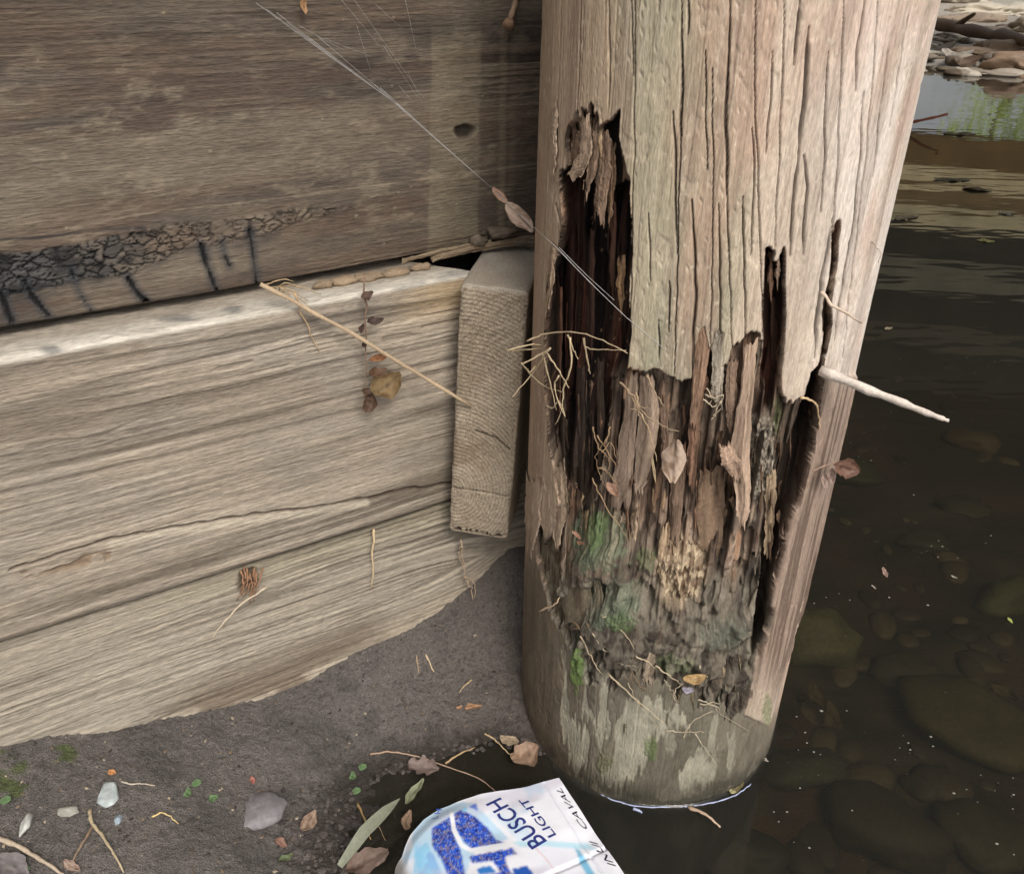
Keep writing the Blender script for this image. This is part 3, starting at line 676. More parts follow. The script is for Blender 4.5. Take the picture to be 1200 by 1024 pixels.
# sound wood: undulation, fibres, drying checks
fine = fbm(s_arc * 380, ZZ * 9, 25, 3); med = fbm(s_arc * 45, ZZ * 5, 26, 4)
flake = fbm(s_arc * 70, ZZ * 45, 27, 4)
dep = dep + sound * (.0004 * (1 - fine) + .0028 * (.5 - fbm(s_arc * 22, ZZ * 3, 26, 3)) + .0007 * ss(.6, .7, flake) + .0006 * (.5 - med))
cracks = [([(807, 0), (806, 40)], 1.3), ([(798, 20), (799, 80), (799, 123), (798, 160)], 1.5), ([(856, 0), (854, 60), (850, 120), (851, 205), (852, 230)], 1.6), ([(789, 132), (791, 200), (793, 300)], 1.4),
          ([(811, 234), (814, 300), (815, 355), (812, 400), (811, 446)], 2.2), ([(713, 0), (713, 60), (713, 125)], .8), ([(843, 240), (844, 376), (846, 420)], 1.2), ([(871, 230), (872, 300), (874, 400)], 1.1), ([(784, 330), (784, 390)], 1.0), ([(772, 375), (772, 420)], .9),
          ([(938, 0), (934, 40), (930, 76)], 1.8), ([(948, 32), (945, 80), (942, 130), (935, 182)], 3.6), ([(935, 182), (930, 240), (926, 300)], 2.0), ([(941, 182), (947, 220), (943, 262), (941, 300)], 1.8),
          ([(1016, -10), (1008, 40), (1004, 59), (1002, 108)], 1.5), ([(1011, 108), (1008, 176), (1004, 220), (1001, 262), (993, 300), (984, 360), (978, 400)], 1.7), ([(971, 60), (968, 100), (966, 180), (962, 250)], 1.1),
          ([(976, 256), (971, 290), (963, 330), (958, 380), (955, 420)], 3.4), ([(652, 120), (650, 160), (650, 200)], 1.2), ([(691, 128), (692, 160), (690, 200)], 1.6), ([(905, 60), (903, 120), (897, 180)], .8), ([(882, 150), (884, 220), (880, 300)], .8), ([(1040, 60), (1030, 140), (1022, 210)], .8),
          ([(670, 150), (674, 170), (676, 195)], 1.8), ([(1064, 20), (1052, 90), (1043, 150)], .7), ([(740, 0), (741, 90)], .6), ([(826, 60), (828, 200)], .6), ([(760, 250), (762, 330)], .6), ([(799, -10), (797, 150), (794, 300), (790, 440)], .55), ([(856, 0), (852, 120), (853, 260), (858, 410)], .6), ([(744, -10), (743, 120), (740, 300), (738, 400)], .4), ([(990, -10), (984, 120), (978, 240), (968, 420)], .6), ([(920, -10), (915, 140), (908, 290)], .5), ([(680, -10), (678, 60), (676, 140)], .5), ([(834, 80), (836, 240), (832, 430)], .45), ([(1030, -10), (1020, 120), (1006, 260), (988, 420)], .5), ([(650, 240), (655, 262)], 1), ([(886, -10), (884, 100), (890, 250), (894, 390)], .5)]
crk = np.zeros(TH.shape)
for ln, wd in cracks:
    x0 = min(p[0] for p in ln) - 12; x1 = max(p[0] for p in ln) + 12; y0 = min(p[1] for p in ln) - 6; y1 = max(p[1] for p in ln) + 6
    mk = front & (PX > x0) & (PX < x1) & (PY > y0) & (PY < y1)
    q, t_ = pdist(PX[mk] + 3.2 * (fbm(ZZ[mk] * 45, ZZ[mk] * 0, 5, 3) - .5), PY[mk], ln)
    tapr = np.clip(np.minimum(t_, 1 - t_) * 5, .35, 1)
    crk[mk] = np.maximum(crk[mk], np.exp(-(q / (wd * .5 * tapr + .3)) ** 2))
dep = dep + crk * .0045
# random fine checks as well
rid = np.floor(s_arc / .011); rc = (hsh(rid, np.floor(ZZ / .13), 77) > .4) * np.exp(-(((s_arc / .011) % 1 - .5 - .2 * (vn(ZZ * 30, ZZ * 0, 6) - .5)) / .045) ** 2) * sound * ss(.2, .3, vn(ZZ * 16, rid, 8))
rc = rc * .45; dep = dep + rc * .0012
g1, g2, gid = wor((s_arc + .55 * ZZ) * 300 + 2 * vn(s_arc * 60, ZZ * 60, 3), (ZZ - .55 * s_arc) * 75, 131)
gou = (gid > .88) * ss(.3, .08, g1) * sound * ss(.3, .6, vn(s_arc * 30, ZZ * 12, 132)); dep = dep + .0011 * gou
# right outer sliver stands a little proud
sliver = P_([(962, 440), (1010, 440), (900, 850), (872, 836), (884, 780), (900, 720), (912, 660), (930, 600), (952, 530)], PY) & ~gap
dep = dep - .003 * blur(sliver.astype(float), 2)

dep = dep + .0022 * sliver * (fbm(s_arc * 200, ZZ * 14, 174, 4) - .5)
# colours
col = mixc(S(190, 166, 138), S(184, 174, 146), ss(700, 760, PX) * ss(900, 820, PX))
col = mixc(col, S(212, 194, 176), ss(820, 930, PX)); col = mixc(col, S(232, 222, 214), ss(920, 1010, PX) * .85)  # right side paled: partly its own tone, partly brighter light painted in
col = mixc(col, S(146, 150, 124), ss(.42, .62, fbm(s_arc * 22, ZZ * 9, 44, 4)) * .55 * ss(690, 740, PX) * ss(900, 840, PX))
col = mixc(col, S(200, 160, 136), ss(.45, .66, fbm(s_arc * 14, ZZ * 5, 45, 4)) * .6)
col = mixc(col, S(142, 122, 106), ss(.5, .68, fbm(s_arc * 55, ZZ * 3, 46)) * .38)
col = mixc(col, S(222, 208, 190), ss(.55, .75, fine) * .22); col = mixc(col, S(128, 108, 92), ss(.42, .25, fine) * .24)
col = mixc(col, S(210, 192, 170), ss(.58, .7, flake) * .22)
spk = fbm(s_arc * 300, ZZ * 260, 48, 2); col = mixc(col, S(226, 214, 190), ss(.8, .88, spk) * .5)
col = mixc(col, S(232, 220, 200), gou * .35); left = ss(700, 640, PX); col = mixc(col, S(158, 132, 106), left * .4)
# rot colours
rc_ = mixc(S(142, 116, 96), S(180, 154, 132), ss(.2, .7, cell2)); rc_ = mixc(rc_, S(164, 116, 78), (cell2 > .84) * .7)
rc_ = mixc(rc_, S(92, 70, 58), ss(.3, .1, cell2) * .8); rc_ = mixc(rc_, S(196, 178, 154), ss(.6, .8, fine) * .35); rc_ = mixc(rc_, S(58, 42, 34), ss(.45, .25, fine) * .5)
rc_ = mixc(rc_, S(60, 44, 36), ss(.8, 1, f_edge) * .5)
rc_ = mixc(rc_, S(96, 92, 80), ss(.5, .65, fbm(s_arc * 40, ZZ * 30, 55)) * .45)
rc_ = mixc(rc_, S(52, 38, 32), (ss(880, 900, PX) * ss(960, 940, PX) * ss(470, 490, PY) * .6))
lower = ss(640, 720, PY); rc_ = mixc(rc_, S(60, 44, 36), ss(.52, .36, fbm(s_arc * 130, ZZ * 12, 172, 4)) * .8); rc_ = mixc(rc_, mixc(S(58, 52, 44), S(122, 116, 102), ss(.3, .7, fbm(s_arc * 90, ZZ * 60, 56, 5, .62))), lower * .85)
rc_ = mixc(rc_, S(44, 36, 30), pitn * .65); rc_ = rc_ * (.72 + .56 * fbm(s_arc * 420, ZZ * 60, 115, 3))[..., None]
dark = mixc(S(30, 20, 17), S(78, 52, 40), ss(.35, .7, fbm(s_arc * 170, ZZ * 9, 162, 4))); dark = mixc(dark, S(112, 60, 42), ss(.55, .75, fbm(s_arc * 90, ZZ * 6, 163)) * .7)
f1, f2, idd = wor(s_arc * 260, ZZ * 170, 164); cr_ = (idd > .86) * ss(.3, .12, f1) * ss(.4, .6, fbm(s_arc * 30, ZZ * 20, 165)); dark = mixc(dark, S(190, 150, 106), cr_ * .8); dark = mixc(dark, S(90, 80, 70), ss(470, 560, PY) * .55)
hangc = mixc(S(172, 146, 118), S(112, 84, 64), cell2 ** 2); hangc = mixc(hangc, S(186, 164, 136), ss(.55, .7, fine) * .4)
rotc = np.where(hang[..., None] & ~cavity[..., None], hangc, rc_)
shc = np.clip(hump(712, 662, 40, 26) + hump(722, 730, 46, 26) + hump(850, 745, 44, 34) + hump(775, 765, 60, 22), 0, 1); rc_ = rc_ * np.array([1.04, .96, .9]) ** (1 - lower)[..., None]; rc_ = mixc(rc_, mixc(S(116, 110, 98), S(156, 148, 130), fbm(s_arc * 110, ZZ * 90, 207, 4)), ss(.35, .8, shc + .4 * (fbm(s_arc * 80, ZZ * 70, 208, 3) - .5)) * .8)
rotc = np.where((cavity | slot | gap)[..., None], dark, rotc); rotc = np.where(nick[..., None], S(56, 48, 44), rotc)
rotc = np.where((leftrot & ~mid & ~cavity)[..., None], mixc(S(88, 76, 60), S(130, 116, 92), cell), rotc)
col = mixc(col, rotc, ss(.1, .6, rotf)); col = mixc(col, S(40, 28, 22), np.clip(crk, 0, 1) * .88); col = mixc(col, S(70, 52, 42), rc * .45)
# crumbs of pale wood
f1, f2, idd = wor(s_arc * 330 + .8 * vn(s_arc * 300, ZZ * 300, 1), ZZ * 190, 66)
cm = np.clip(hump(798, 676, 32, 34) * 1.6 + .5 * (fbm(s_arc * 80, ZZ * 80, 67) - .5), 0, 1) * rotf
cm = ss(.4, .8, cm + .35 * (fbm(s_arc * 60, ZZ * 40, 119, 3) - .5)); col = mixc(col, mixc(S(120, 94, 70), S(206, 184, 150), ss(.1, .9, idd)), cm * .8); dep = dep - cm * .004 * (1 - ss(0, .6, f1)) * (idd > .3)
cg = ss(.45, .75, hump(890, 545, 26, 60) * 1.3 + .5 * (fbm(s_arc * 80, ZZ * 80, 68) - .5)) * rotf * (PX < 925); col = mixc(col, mixc(S(90, 82, 72), S(172, 160, 142), idd), cg); dep = dep - cg * .003 * (1 - ss(0, .6, f1))
col = mixc(col, mixc(S(158, 134, 118), S(106, 84, 70), ss(.42, .62, fbm(s_arc * 240, ZZ * 9, 170, 4))), blur(sliver.astype(float), 2) * .92 * ss(330, 480, PY) * ss(860, 760, PY))
col = grey(col, .2, .93) * np.array([1.0, .972, .935])
# foot of the pile: damp, dark, peeled pale patches, algae
low = ss(610, 700, PY + 30 * (med - .5)) * (1 - ss(860, 900, PX) * ss(860, 800, PY))
low = low * np.where(sliver, .25, 1)
foot = mixc(S(80, 76, 66), S(112, 106, 92), fbm(s_arc * 30, ZZ * 12, 71, 4)); foot = mixc(foot, S(90, 74, 58), ss(700, 640, PX) * .6)
foot = mixc(foot, S(66, 62, 50), ss(.5, .7, fbm(s_arc * 70, ZZ * 30, 72)) * .6)
col = mixc(col, foot, low * sound * .9)
xx = PX + 8 * (fbm(s_arc * 120, ZZ * 20, 73, 3) - .5) * 2; yy = PY + 22 * (fbm(s_arc * 330, ZZ * 14, 74, 3) - .5) * 2
for poly, k in (([(658, 800), (668, 802), (668, 846), (684, 850), (694, 862), (692, 902), (676, 900), (664, 868), (656, 850)], .8),
                ([(722, 836), (742, 820), (764, 818), (800, 832), (808, 850), (776, 858), (762, 872), (758, 900), (740, 908), (728, 922), (706, 914), (706, 904), (722, 900)], .8),
                ([(798, 900), (812, 880), (838, 882), (838, 908), (806, 930), (798, 922)], .75), ([(682, 776), (692, 782), (690, 830), (702, 845), (708, 796), (716, 796), (712, 866), (704, 880), (702, 850), (686, 838)], .7),
                ([(852, 860), (864, 866), (860, 900), (850, 912)], .6), ([(770, 824), (786, 834), (790, 880), (780, 880)], .4), ([(844, 800), (850, 802), (838, 880), (832, 880)], .5), ([(656, 756), (662, 758), (662, 800), (656, 800)], .25)):
    m_ = blur((inpoly(xx, yy, poly) & front).astype(float), 1); tone = mixc(S(136, 132, 116), S(180, 174, 154), fbm(s_arc * 90, ZZ * 50, 75))
    col = mixc(col, tone, m_ * k * (.75 + .4 * fbm(s_arc * 260, ZZ * 30, 118, 3))); dep = dep + m_ * .0012
wl = ss(.045 + .02 * (med - .5), .008, ZZ); col = mixc(col, S(48, 46, 36), wl * .8 * (1 - .5 * ss(.5, .6, fbm(s_arc * 60, ZZ * 60, 76)))); col = mixc(col, S(34, 30, 24), ss(.004, -.01, ZZ) * .8)
def moss(x, y, rx, ry, k=1., c_=(112, 146, 66)):
    global col, dep
    k *= .75; c_ = tuple(v_ * .68 + 36 for v_ in c_)
    q = hump(x, y, rx, ry) * 1.5 + .9 * (fbm(s_arc * 200, ZZ * 160, 81, 3) - .5); q = ss(.35, .8, q) * front
    col = mixc(col, mixc(S(*c_), S(c_[0] * .6, c_[1] * .62, c_[2] * .6), fbm(s_arc * 500, ZZ * 500, 82, 2)), q * k); dep = dep - q * .002 * fbm(s_arc * 600, ZZ * 500, 83, 2)
moss(676, 784, 8, 26, .9, (110, 156, 44)); moss(763, 876, 8, 14, .7, (104, 138, 48)); moss(709, 894, 10, 12, .45, (110, 124, 50))
moss(700, 640, 34, 26, .75, (134, 152, 112)); moss(718, 706, 34, 26, .75, (138, 154, 120)); moss(695, 630, 14, 14, .6, (120, 160, 70)); moss(730, 725, 16, 12, .5, (120, 160, 74))
moss(790, 780, 24, 14, .5, (108, 138, 66)); moss(848, 742, 30, 16, .6, (140, 146, 122)); moss(913, 500, 5, 28, .6, (110, 130, 58)); moss(755, 665, 14, 10, .5, (120, 150, 80)); moss(896, 830, 6, 20, .7, (110, 140, 60))
col = mixc(col, S(120, 112, 98), ss(.55, .7, fbm(s_arc * 90, ZZ * 70, 90)) * lower * rotf * .6)

rad = PR - dep
hd = PC / np.linalg.norm(PC)                  # the hollow was eaten straight in from the creek side
wdir = ss(.004, .012, dep) * .9
DX = -np.cos(TH) * (1 - wdir) + hd[0] * wdir; DY = -np.sin(TH) * (1 - wdir) + hd[1] * wdir
PW = np.stack([PC[0] + PR * np.cos(TH) + DX * dep, PC[1] + PR * np.sin(TH) + DY * dep, ZZ], -1)
pile = empty('timber_pile', (PC[0], PC[1], 0), 'thick round timber pile standing in water with a rotted-out hollow', 'pile')
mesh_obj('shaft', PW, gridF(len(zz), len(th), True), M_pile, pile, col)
# flat top
mesh_obj('pile_top', np.vstack([[[PC[0] + PR * math.cos(a), PC[1] + PR * math.sin(a), 1.618] for a in np.linspace(0, 6.283, 41)[:-1]]]), [tuple(range(40))], M_pile, pile, np.tile(S(150, 130, 105), (40, 1)), smooth=False)

# loose slivers and splinters: thin curved pieces following the shell
def sliver_mesh(name, ptsL, ptsR, offs, thick, colr, seed=0, label=None, parent=pile, surf=pile_pt, n=32, m=9, ragged=.006, mat=None):
    """ptsL / ptsR: matching edges, top to bottom; offs: stand-off at each"""
    k = np.linspace(0, 1, len(ptsL)); t = np.linspace(0, 1, n)
    r = np.random.default_rng(seed)
    lx = np.interp(t, k, [p[0] for p in ptsL]); ly = np.interp(t, k, [p[1] for p in ptsL]); rx = np.interp(t, k, [p[0] for p in ptsR]); ry = np.interp(t, k, [p[1] for p in ptsR])
    of = np.interp(t, k, offs); q = np.linspace(0, 1, m)
    V = np.zeros((n, m, 3)); jl = 2.2 * (fbm(np.arange(n) * .33, np.arange(n) * 0, seed, 3) - .5) * 2; jr = 2.2 * (fbm(np.arange(n) * .33, np.arange(n) * 0, seed + 50, 3) - .5) * 2
    endj = r.normal(0, 1, m) * 5
    for i in range(n):
        for j in range(m):
            x = lx[i] + jl[i] + (rx[i] + jr[i] - lx[i] - jl[i]) * q[j]; y = ly[i] + (ry[i] - ly[i]) * q[j]
            if i >= n - 2: y += endj[j] * (i - n + 3) / 2
            if i <= 1: y += endj[m - 1 - j] * (2 - i) / 3
            V[i, j] = surf(x, y, of[i] - .0012 * (2 * q[j] - 1) ** 2)
    fl = fbm(np.linspace(0, 4, m)[None] + 0 * t[:, None] + .8 * t[:, None], t[:, None] * 2 + 0 * q[None], seed + 4, 3) - .5
    V += r.normal(0, .0002, V.shape)
    c0 = CAM - V.reshape(-1, 3).mean(0); c0 /= np.linalg.norm(c0)
    V = V + c0 * (fl * .005)[..., None]; Bk = V - c0 * thick
    top = V.reshape(-1, 3); bt = Bk.reshape(-1, 3); N_ = len(top)
    F = [tuple(f) for f in gridF(n, m, flip=True)] + [tuple(int(v) + N_ for v in f) for f in gridF(n, m)]
    rim = [j for j in range(m)] + [i * m + m - 1 for i in range(1, n)] + [(n - 1) * m + j for j in range(m - 2, -1, -1)] + [i * m for i in range(n - 2, 0, -1)]
    for a_, b_ in zip(rim, rim[1:] + rim[:1]): F.append((a_, b_, b_ + N_, a_ + N_))
    qq = np.tile(q, n); st_ = fbm(qq * 9, np.repeat(t, m) * 3, seed, 3)
    grt = fbm(qq * 5, np.repeat(t, m) * 2.2, seed + 9, 3); cc = np.array(colr) * (.45 + .9 * st_)[:, None]; cc = mixc(cc, S(70, 54, 42), ss(.5, .72, grt) * .6); cc = np.vstack([cc, cc * .8])
    o = mesh_obj(name, np.vstack([top, bt]), F, mat or M_pile, parent, cc, smooth=False)
    if label: o['label'] = label
    return o
SL = [  # left edge, right edge, stand-off, thickness, colour
    ([(681, 140), (678, 180), (664, 206)], [(690, 132), (695, 180), (680, 212)], [.0, .001, .003], .003, (176, 150, 122)),
    ([(692, 150), (690, 190), (684, 234)], [(703, 148), (702, 190), (691, 224)], [-.002, 0, .001], .003, (150, 122, 96)),
    ([(700, 158), (699, 200), (696, 250)], [(716, 155), (716, 210), (707, 262)], [-.004, -.003, -.001], .004, (140, 112, 88)),
    ([(713, 168), (713, 215), (712, 252)], [(721, 168), (722, 210), (716, 262)], [-.008, -.008, -.007], .003, (152, 118, 82)),
    ([(672, 152), (668, 180), (672, 196)], [(680, 150), (680, 175), (678, 200)], [-.003, -.002, 0], .003, (128, 100, 76)),
    ([(646, 128), (645, 165), (648, 200)], [(653, 122), (653, 165), (650, 205)], [.0015, .003, .002], .002, (186, 162, 134)),
    ([(646, 290), (642, 330), (637, 372)], [(652, 285), (649, 330), (643, 365)], [.002, .003, .002], .003, (184, 156, 124)),
    ([(814, 360), (812, 400), (811, 446), (808, 500)], [(818, 356), (832, 398), (826, 450), (816, 500)], [-.003, -.001, -.002, -.004], .004, (158, 122, 92)),
    ([(812, 440), (808, 480), (806, 530), (804, 560)], [(830, 445), (822, 480), (818, 530), (812, 580)], [-.006, -.006, -.008, -.01], .004, (150, 108, 78)),
    ([(836, 392), (835, 440), (832, 466)], [(850, 392), (849, 440), (846, 480)], [.001, .0015, .002], .003, (168, 158, 138)),
    ([(872, 404), (866, 470), (854, 530), (862, 590), (864, 610)], [(888, 398), (882, 470), (878, 530), (880, 590), (874, 616)], [.0, .002, .003, .004, .005], .005, (190, 160, 132)),
    ([(852, 420), (850, 470), (852, 500)], [(864, 425), (864, 480), (858, 512)], [-.003, -.004, -.005], .004, (146, 118, 94)),
    ([(842, 522), (846, 545), (860, 560)], [(856, 520), (868, 540), (870, 558)], [.004, .009, .005], .002, (182, 148, 120)),
    ([(736, 440), (728, 500), (718, 560), (716, 600)], [(748, 438), (746, 500), (742, 560), (738, 590)], [-.008, -.009, -.012, -.014], .006, (158, 134, 112)),
    ([(750, 440), (748, 500), (742, 560), (744, 574)], [(768, 438), (772, 500), (760, 560), (752, 578)], [-.006, -.007, -.011, -.012], .006, (170, 146, 122)),
    ([(772, 450), (774, 510), (776, 560)], [(782, 448), (784, 520), (780, 565)], [-.009, -.01, -.012], .005, (136, 108, 86)),
    ([(790, 520), (786, 560), (784, 620)], [(804, 515), (803, 560), (796, 640)], [-.012, -.014, -.018], .006, (144, 116, 92)),
    ([(820, 550), (816, 600), (820, 650)], [(846, 548), (850, 600), (844, 648)], [-.014, -.016, -.02], .008, (138, 110, 82)),
    ([(640, 548), (644, 590), (650, 640)], [(660, 545), (664, 600), (655, 645)], [-.004, -.003, -.003], .005, (176, 152, 122)),
    ([(654, 545), (660, 590), (658, 620)], [(662, 540), (666, 590), (662, 618)], [-.012, -.01, -.01], .004, (164, 142, 112)),
    ([(616, 560), (615, 610), (618, 648)], [(636, 560), (634, 610), (624, 650)], [.001, .002, .001], .004, (182, 158, 132)),
    ([(658, 650), (658, 690), (662, 730)], [(676, 640), (694, 680), (692, 740)], [-.006, -.005, -.004], .006, (116, 106, 82)),
    ([(726, 610), (724, 650), (728, 670)], [(732, 600), (738, 640), (734, 672)], [-.014, -.014, -.014], .003, (186, 160, 130)),
    ([(742, 590), (738, 630), (734, 660)], [(750, 585), (746, 630), (738, 662)], [-.014, -.014, -.014], .003, (176, 150, 120)),
    ([(898, 560), (896, 600), (896, 650)], [(910, 550), (908, 600), (903, 655)], [-.012, -.014, -.016], .004, (176, 150, 112)),
    ([(698, 660), (695, 700), (700, 760)], [(704, 655), (706, 700), (706, 760)], [-.002, -.002, -.001], .004, (120, 112, 88)),
    ([(774, 620), (771, 660), (772, 680)], [(786, 612), (782, 660), (778, 680)], [-.014, -.012, -.010], .005, (196, 166, 124)),
    ([(756, 770), (752, 790), (754, 800)], [(768, 756), (768, 775), (764, 796)], [.002, .004, .003], .002, (170, 152, 124)),
]
for i, (l, r_, of, tk, cl) in enumerate(SL):
    sliver_mesh('splinter', l, r_, of, tk, grey(S(*cl)[None], .3)[0] * [1.0, .95, .92], seed=200 + i)
# many small fibres and shreds around the torn edges
rs = np.random.default_rng(9)
def shreds(n, box, offr, colr, lr=(8, 34), wr=(1.2, 4)):
    for i in range(n):
        x = rs.uniform(box[0], box[1]); y = rs.uniform(box[2], box[3]); L_ = rs.uniform(*lr); w = rs.uniform(*wr); s_ = rs.uniform(-3, 3)
        o = rs.uniform(*offr); k = rs.uniform(.6, 1.15)
        sliver_mesh('splinter', [(x, y), (x + s_ * .5, y + L_ * .5), (x + s_ + w * .4, y + L_)], [(x + w, y), (x + w + s_ * .5, y + L_ * .5), (x + s_ + w * .6, y + L_)], [o, o + .001, o + rs.uniform(0, .003)], .0015, S(*colr) * k, seed=int(rs.integers(1e6)), n=6, m=3)
for (x, y, L_, w, o, cl) in [(901, 296, 60, 5, -.008, (120, 92, 74)), (909, 300, 34, 5, -.005, (160, 136, 116)), (904, 350, 90, 6, -.02, (84, 60, 48)), (911, 400, 70, 4, -.016, (96, 70, 54)),
        (664, 230, 190, 8, -.022, (70, 44, 36)), (690, 270, 150, 7, -.026, (62, 40, 32)), (716, 240, 120, 6, -.014, (84, 58, 44)), (724, 300, 60, 8, -.006, (150, 118, 86)), (652, 330, 160, 6, -.012, (96, 66, 50)), (700, 420, 130, 8, -.024, (74, 62, 54)), (676, 430, 150, 9, -.026, (66, 54, 46)), (655, 440, 130, 8, -.02, (88, 74, 62))]:
    sliver_mesh('splinter', [(x, y), (x - 1, y + L_ * .5), (x + w * .3, y + L_)], [(x + w, y), (x + w, y + L_ * .5), (x + w * .7, y + L_)], [o, o - .001, o - .003], .003, S(*cl), seed=int(x + y), n=18, m=4)
shreds(26, (700, 900, 450, 640), (-.02, -.006), (132, 100, 78), (10, 40), (1, 3))
shreds(14, (640, 735, 430, 600), (-.022, -.008), (104, 82, 66), (12, 44), (1, 3.4))
shreds(10, (895, 960, 460, 640), (-.022, -.008), (110, 82, 64), (12, 40), (1, 3))
shreds(16, (735, 900, 440, 640), (-.016, -.006), (160, 134, 106))
shreds(10, (650, 700, 560, 640), (-.016, -.006), (140, 120, 92))
shreds(10, (720, 860, 620, 740), (-.02, -.010), (150, 124, 94))
shreds(8, (662, 735, 130, 215), (-.004, .001), (170, 144, 114), (8, 26))
shreds(8, (880, 950, 480, 640), (-.02, -.01), (120, 96, 76))
shreds(12, (690, 880, 760, 850), (-.004, .002), (140, 126, 98), (8, 24))

# ------------------------------------------------------------ dangling and lying bits
def twig(name, label, cat, pts, rad, colr, group=None, seed=0, jit=.0006, parent=None, taper=.45, mat=None):
    o = tube(name, pts, rad, mat or M_generic, parent, S(*colr), seed=seed, jit=jit, taper=taper)
    if parent is None: tag(o, label, cat, group)
    return o
pp = pile_pt; wp = wall_pt; gp = ground_pt
def lerp3(a, b, t): return np.array(a) * (1 - t) + np.array(b) * t
def sight(px, py, dist): return CAM + ray(px, py) * dist
# long straw from the ledge over the middle plank to the block
pa = wp(305, 333, OFF + .002); pb = a0 + (wp(552, 477, .13) - a0); pb = CAM + ray(552, 477) * (((a0 - CAM) @ bz) / (ray(552, 477) @ bz) - .004)
twig('straw', 'long pale straw leaning from the ledge across the middle plank to the block', 'straw', [pa, lerp3(pa, pb, .3) + [0, 0, .004], lerp3(pa, pb, .65) + [0, 0, .003], pb], .0022, (178, 156, 128), jit=.0005, taper=.9)
tf_ = empty('straw_wisp', tuple(pa), 'wisp of short dry grass lodged under the tar-cracked plank', 'dry grass')
for k, (x, y) in enumerate([(345, 330), (360, 352), (376, 345), (352, 338), (366, 362), (340, 347)]):
    tube('stalk', [wp(308 + 4 * k, 335 + 2 * k, OFF - .01), wp((308 + x) / 2 + 4, (333 + y) / 2 - 4, OFF + .003), wp(x, y, OFF + .004)], .0008, M_generic, tf_, S(176, 152, 118), seed=k, jit=.0003)
twig('dry_twig', 'thin dry stem hanging down over the middle plank below the wisp', 'stem', [wp(345, 343, OFF + .004), wp(356, 372, OFF + .004), wp(366, 395, OFF + .003), wp(374, 414, OFF + .002)], .0008, (190, 160, 122))
# hanging seed stalk
st = empty('dead_plant_stalk', tuple(wp(430, 400, OFF + .012)), 'withered stalk with curled brown leaves hanging before the middle plank', 'dead plant')
o8 = OFF + .012
tube('stem', [wp(427, 322, o8), wp(428, 380, o8), wp(429, 420, o8), wp(431, 475, o8)], .0011, M_generic, st, S(132, 108, 92), jit=.0006, seed=3)
for k, (x, y, L_, w_2, an, cl) in enumerate([(430, 347, .013, .010, .2, (110, 84, 72)), (439, 377, .017, .010, .1, (98, 78, 72)), (443, 421, .022, .009, 0, (186, 124, 74)), (441, 437, .02, .012, -.1, (122, 88, 62)), (452, 449, .034, .030, .5, (150, 122, 76)), (433, 470, .02, .018, 1.2, (112, 82, 64)), (428, 460, .014, .010, -.8, (122, 92, 72)), (424, 384, .010, .006, 1.2, (92, 66, 58)), (426, 402, .008, .006, 1.4, (100, 70, 60))]):
    dv = WD * math.cos(an) + UPV * math.sin(an)
    leaf_mesh('leaf', wp(x, y, o8 + .004), dv, WN * .75 + UPV * .65, L_, w_2, S(*cl), curl=.5, parent=st, seed=60 + k, cup=.7)
# web with two hanging leaves
w0 = wp(318, 8, .012); w1 = pp(780, 410, .001)
web = empty('spider_web', tuple(w0), 'fine grey spider silk strung from the upper plank to the pile', 'spider web')
M_silk = make_mat('spider_silk', color=(.42, .41, .4), amp=.05, rough=.35, spec=.6, bump=0)
def silk(a, b, r=.00022, sag=.002, seed=0):
    m_ = lerp3(a, b, .5) - np.array([0, 0, sag]); tube('thread', [a, m_, b], r * .62, M_silk, web, (.6, .6, .6), sides=4, seed=seed, sub=4, taper=.6)
mid1 = lerp3(w0, w1, .58)
wa = sight(580, 228, 1.0)
k1 = np.linalg.norm(wp(590, 228, .0) - CAM); wa = sight(578, 222, k1 - .05); wb = sight(640, 280, 1.0)
w2 = pp(650, 288, .004)
for k in range(7):
    silk(wp(300 + 12 * k, 2 + 7 * k + rs.uniform(-4, 8), .006), lerp3(wp(420, 82, .02), wa, .25) + rs.normal(0, .0006, 3), .00022, .0006, k)
for k in range(4): silk(lerp3(wp(420, 82, .02), wa, .25 - .2 * k / 4) + rs.normal(0, .0008, 3), wa, .00028, .0004, 20 + k)
silk(wa, w2, .0005, .001, 30); silk(w2, pp(734, 372, .002), .0006, .001, 31); silk(pp(734, 372, .002), pp(780, 410, .001), .0004, 0, 32)
silk(pp(655, 290, .006), pp(720, 352, .004), .0004, .001, 33)
for k, (x0, y0, x1, y1) in enumerate([(400, 0, 450, 60), (415, 0, 500, 120), (440, 5, 470, 32), (380, 45, 432, 65), (475, 0, 488, 60), (418, 30, 435, 85), (450, 55, 492, 118), (478, 85, 495, 120), (467, 100, 486, 122), (350, 30, 405, 60)]):
    silk(wp(x0, y0, .006), wp(x1, y1, .004), .00018, .0003, 40 + k)
for k, (x, y, L_, w_2, cl, lb) in enumerate([(586, 230, .022, .010, (214, 166, 138), 'small reddish dry leaf hanging in the spider silk by the pile'), (608, 256, .038, .020, (232, 198, 172), 'larger pale pink dry leaf hanging in silk just left of the pile')]):
    c0 = sight(x, y, k1 - .055 - .005 * k); dv = sight(x + 12, y + 14, k1 - .05) - sight(x, y, k1 - .05)
    tag(leaf_mesh('dry_leaf', c0, dv, CAM - c0 + UPV * .3, L_, w_2, S(*cl), curl=.1, seed=70 + k, cup=-.35), lb, 'leaf', 'dry leaves hanging in the silk')
tag(leaf_mesh('dry_leaf', wp(356, 4, .01), [0, .1, 1], WN, .016, .007, S(190, 140, 84), seed=77), 'small orange-brown leaf stuck on the upper plank at the top edge', 'leaf')
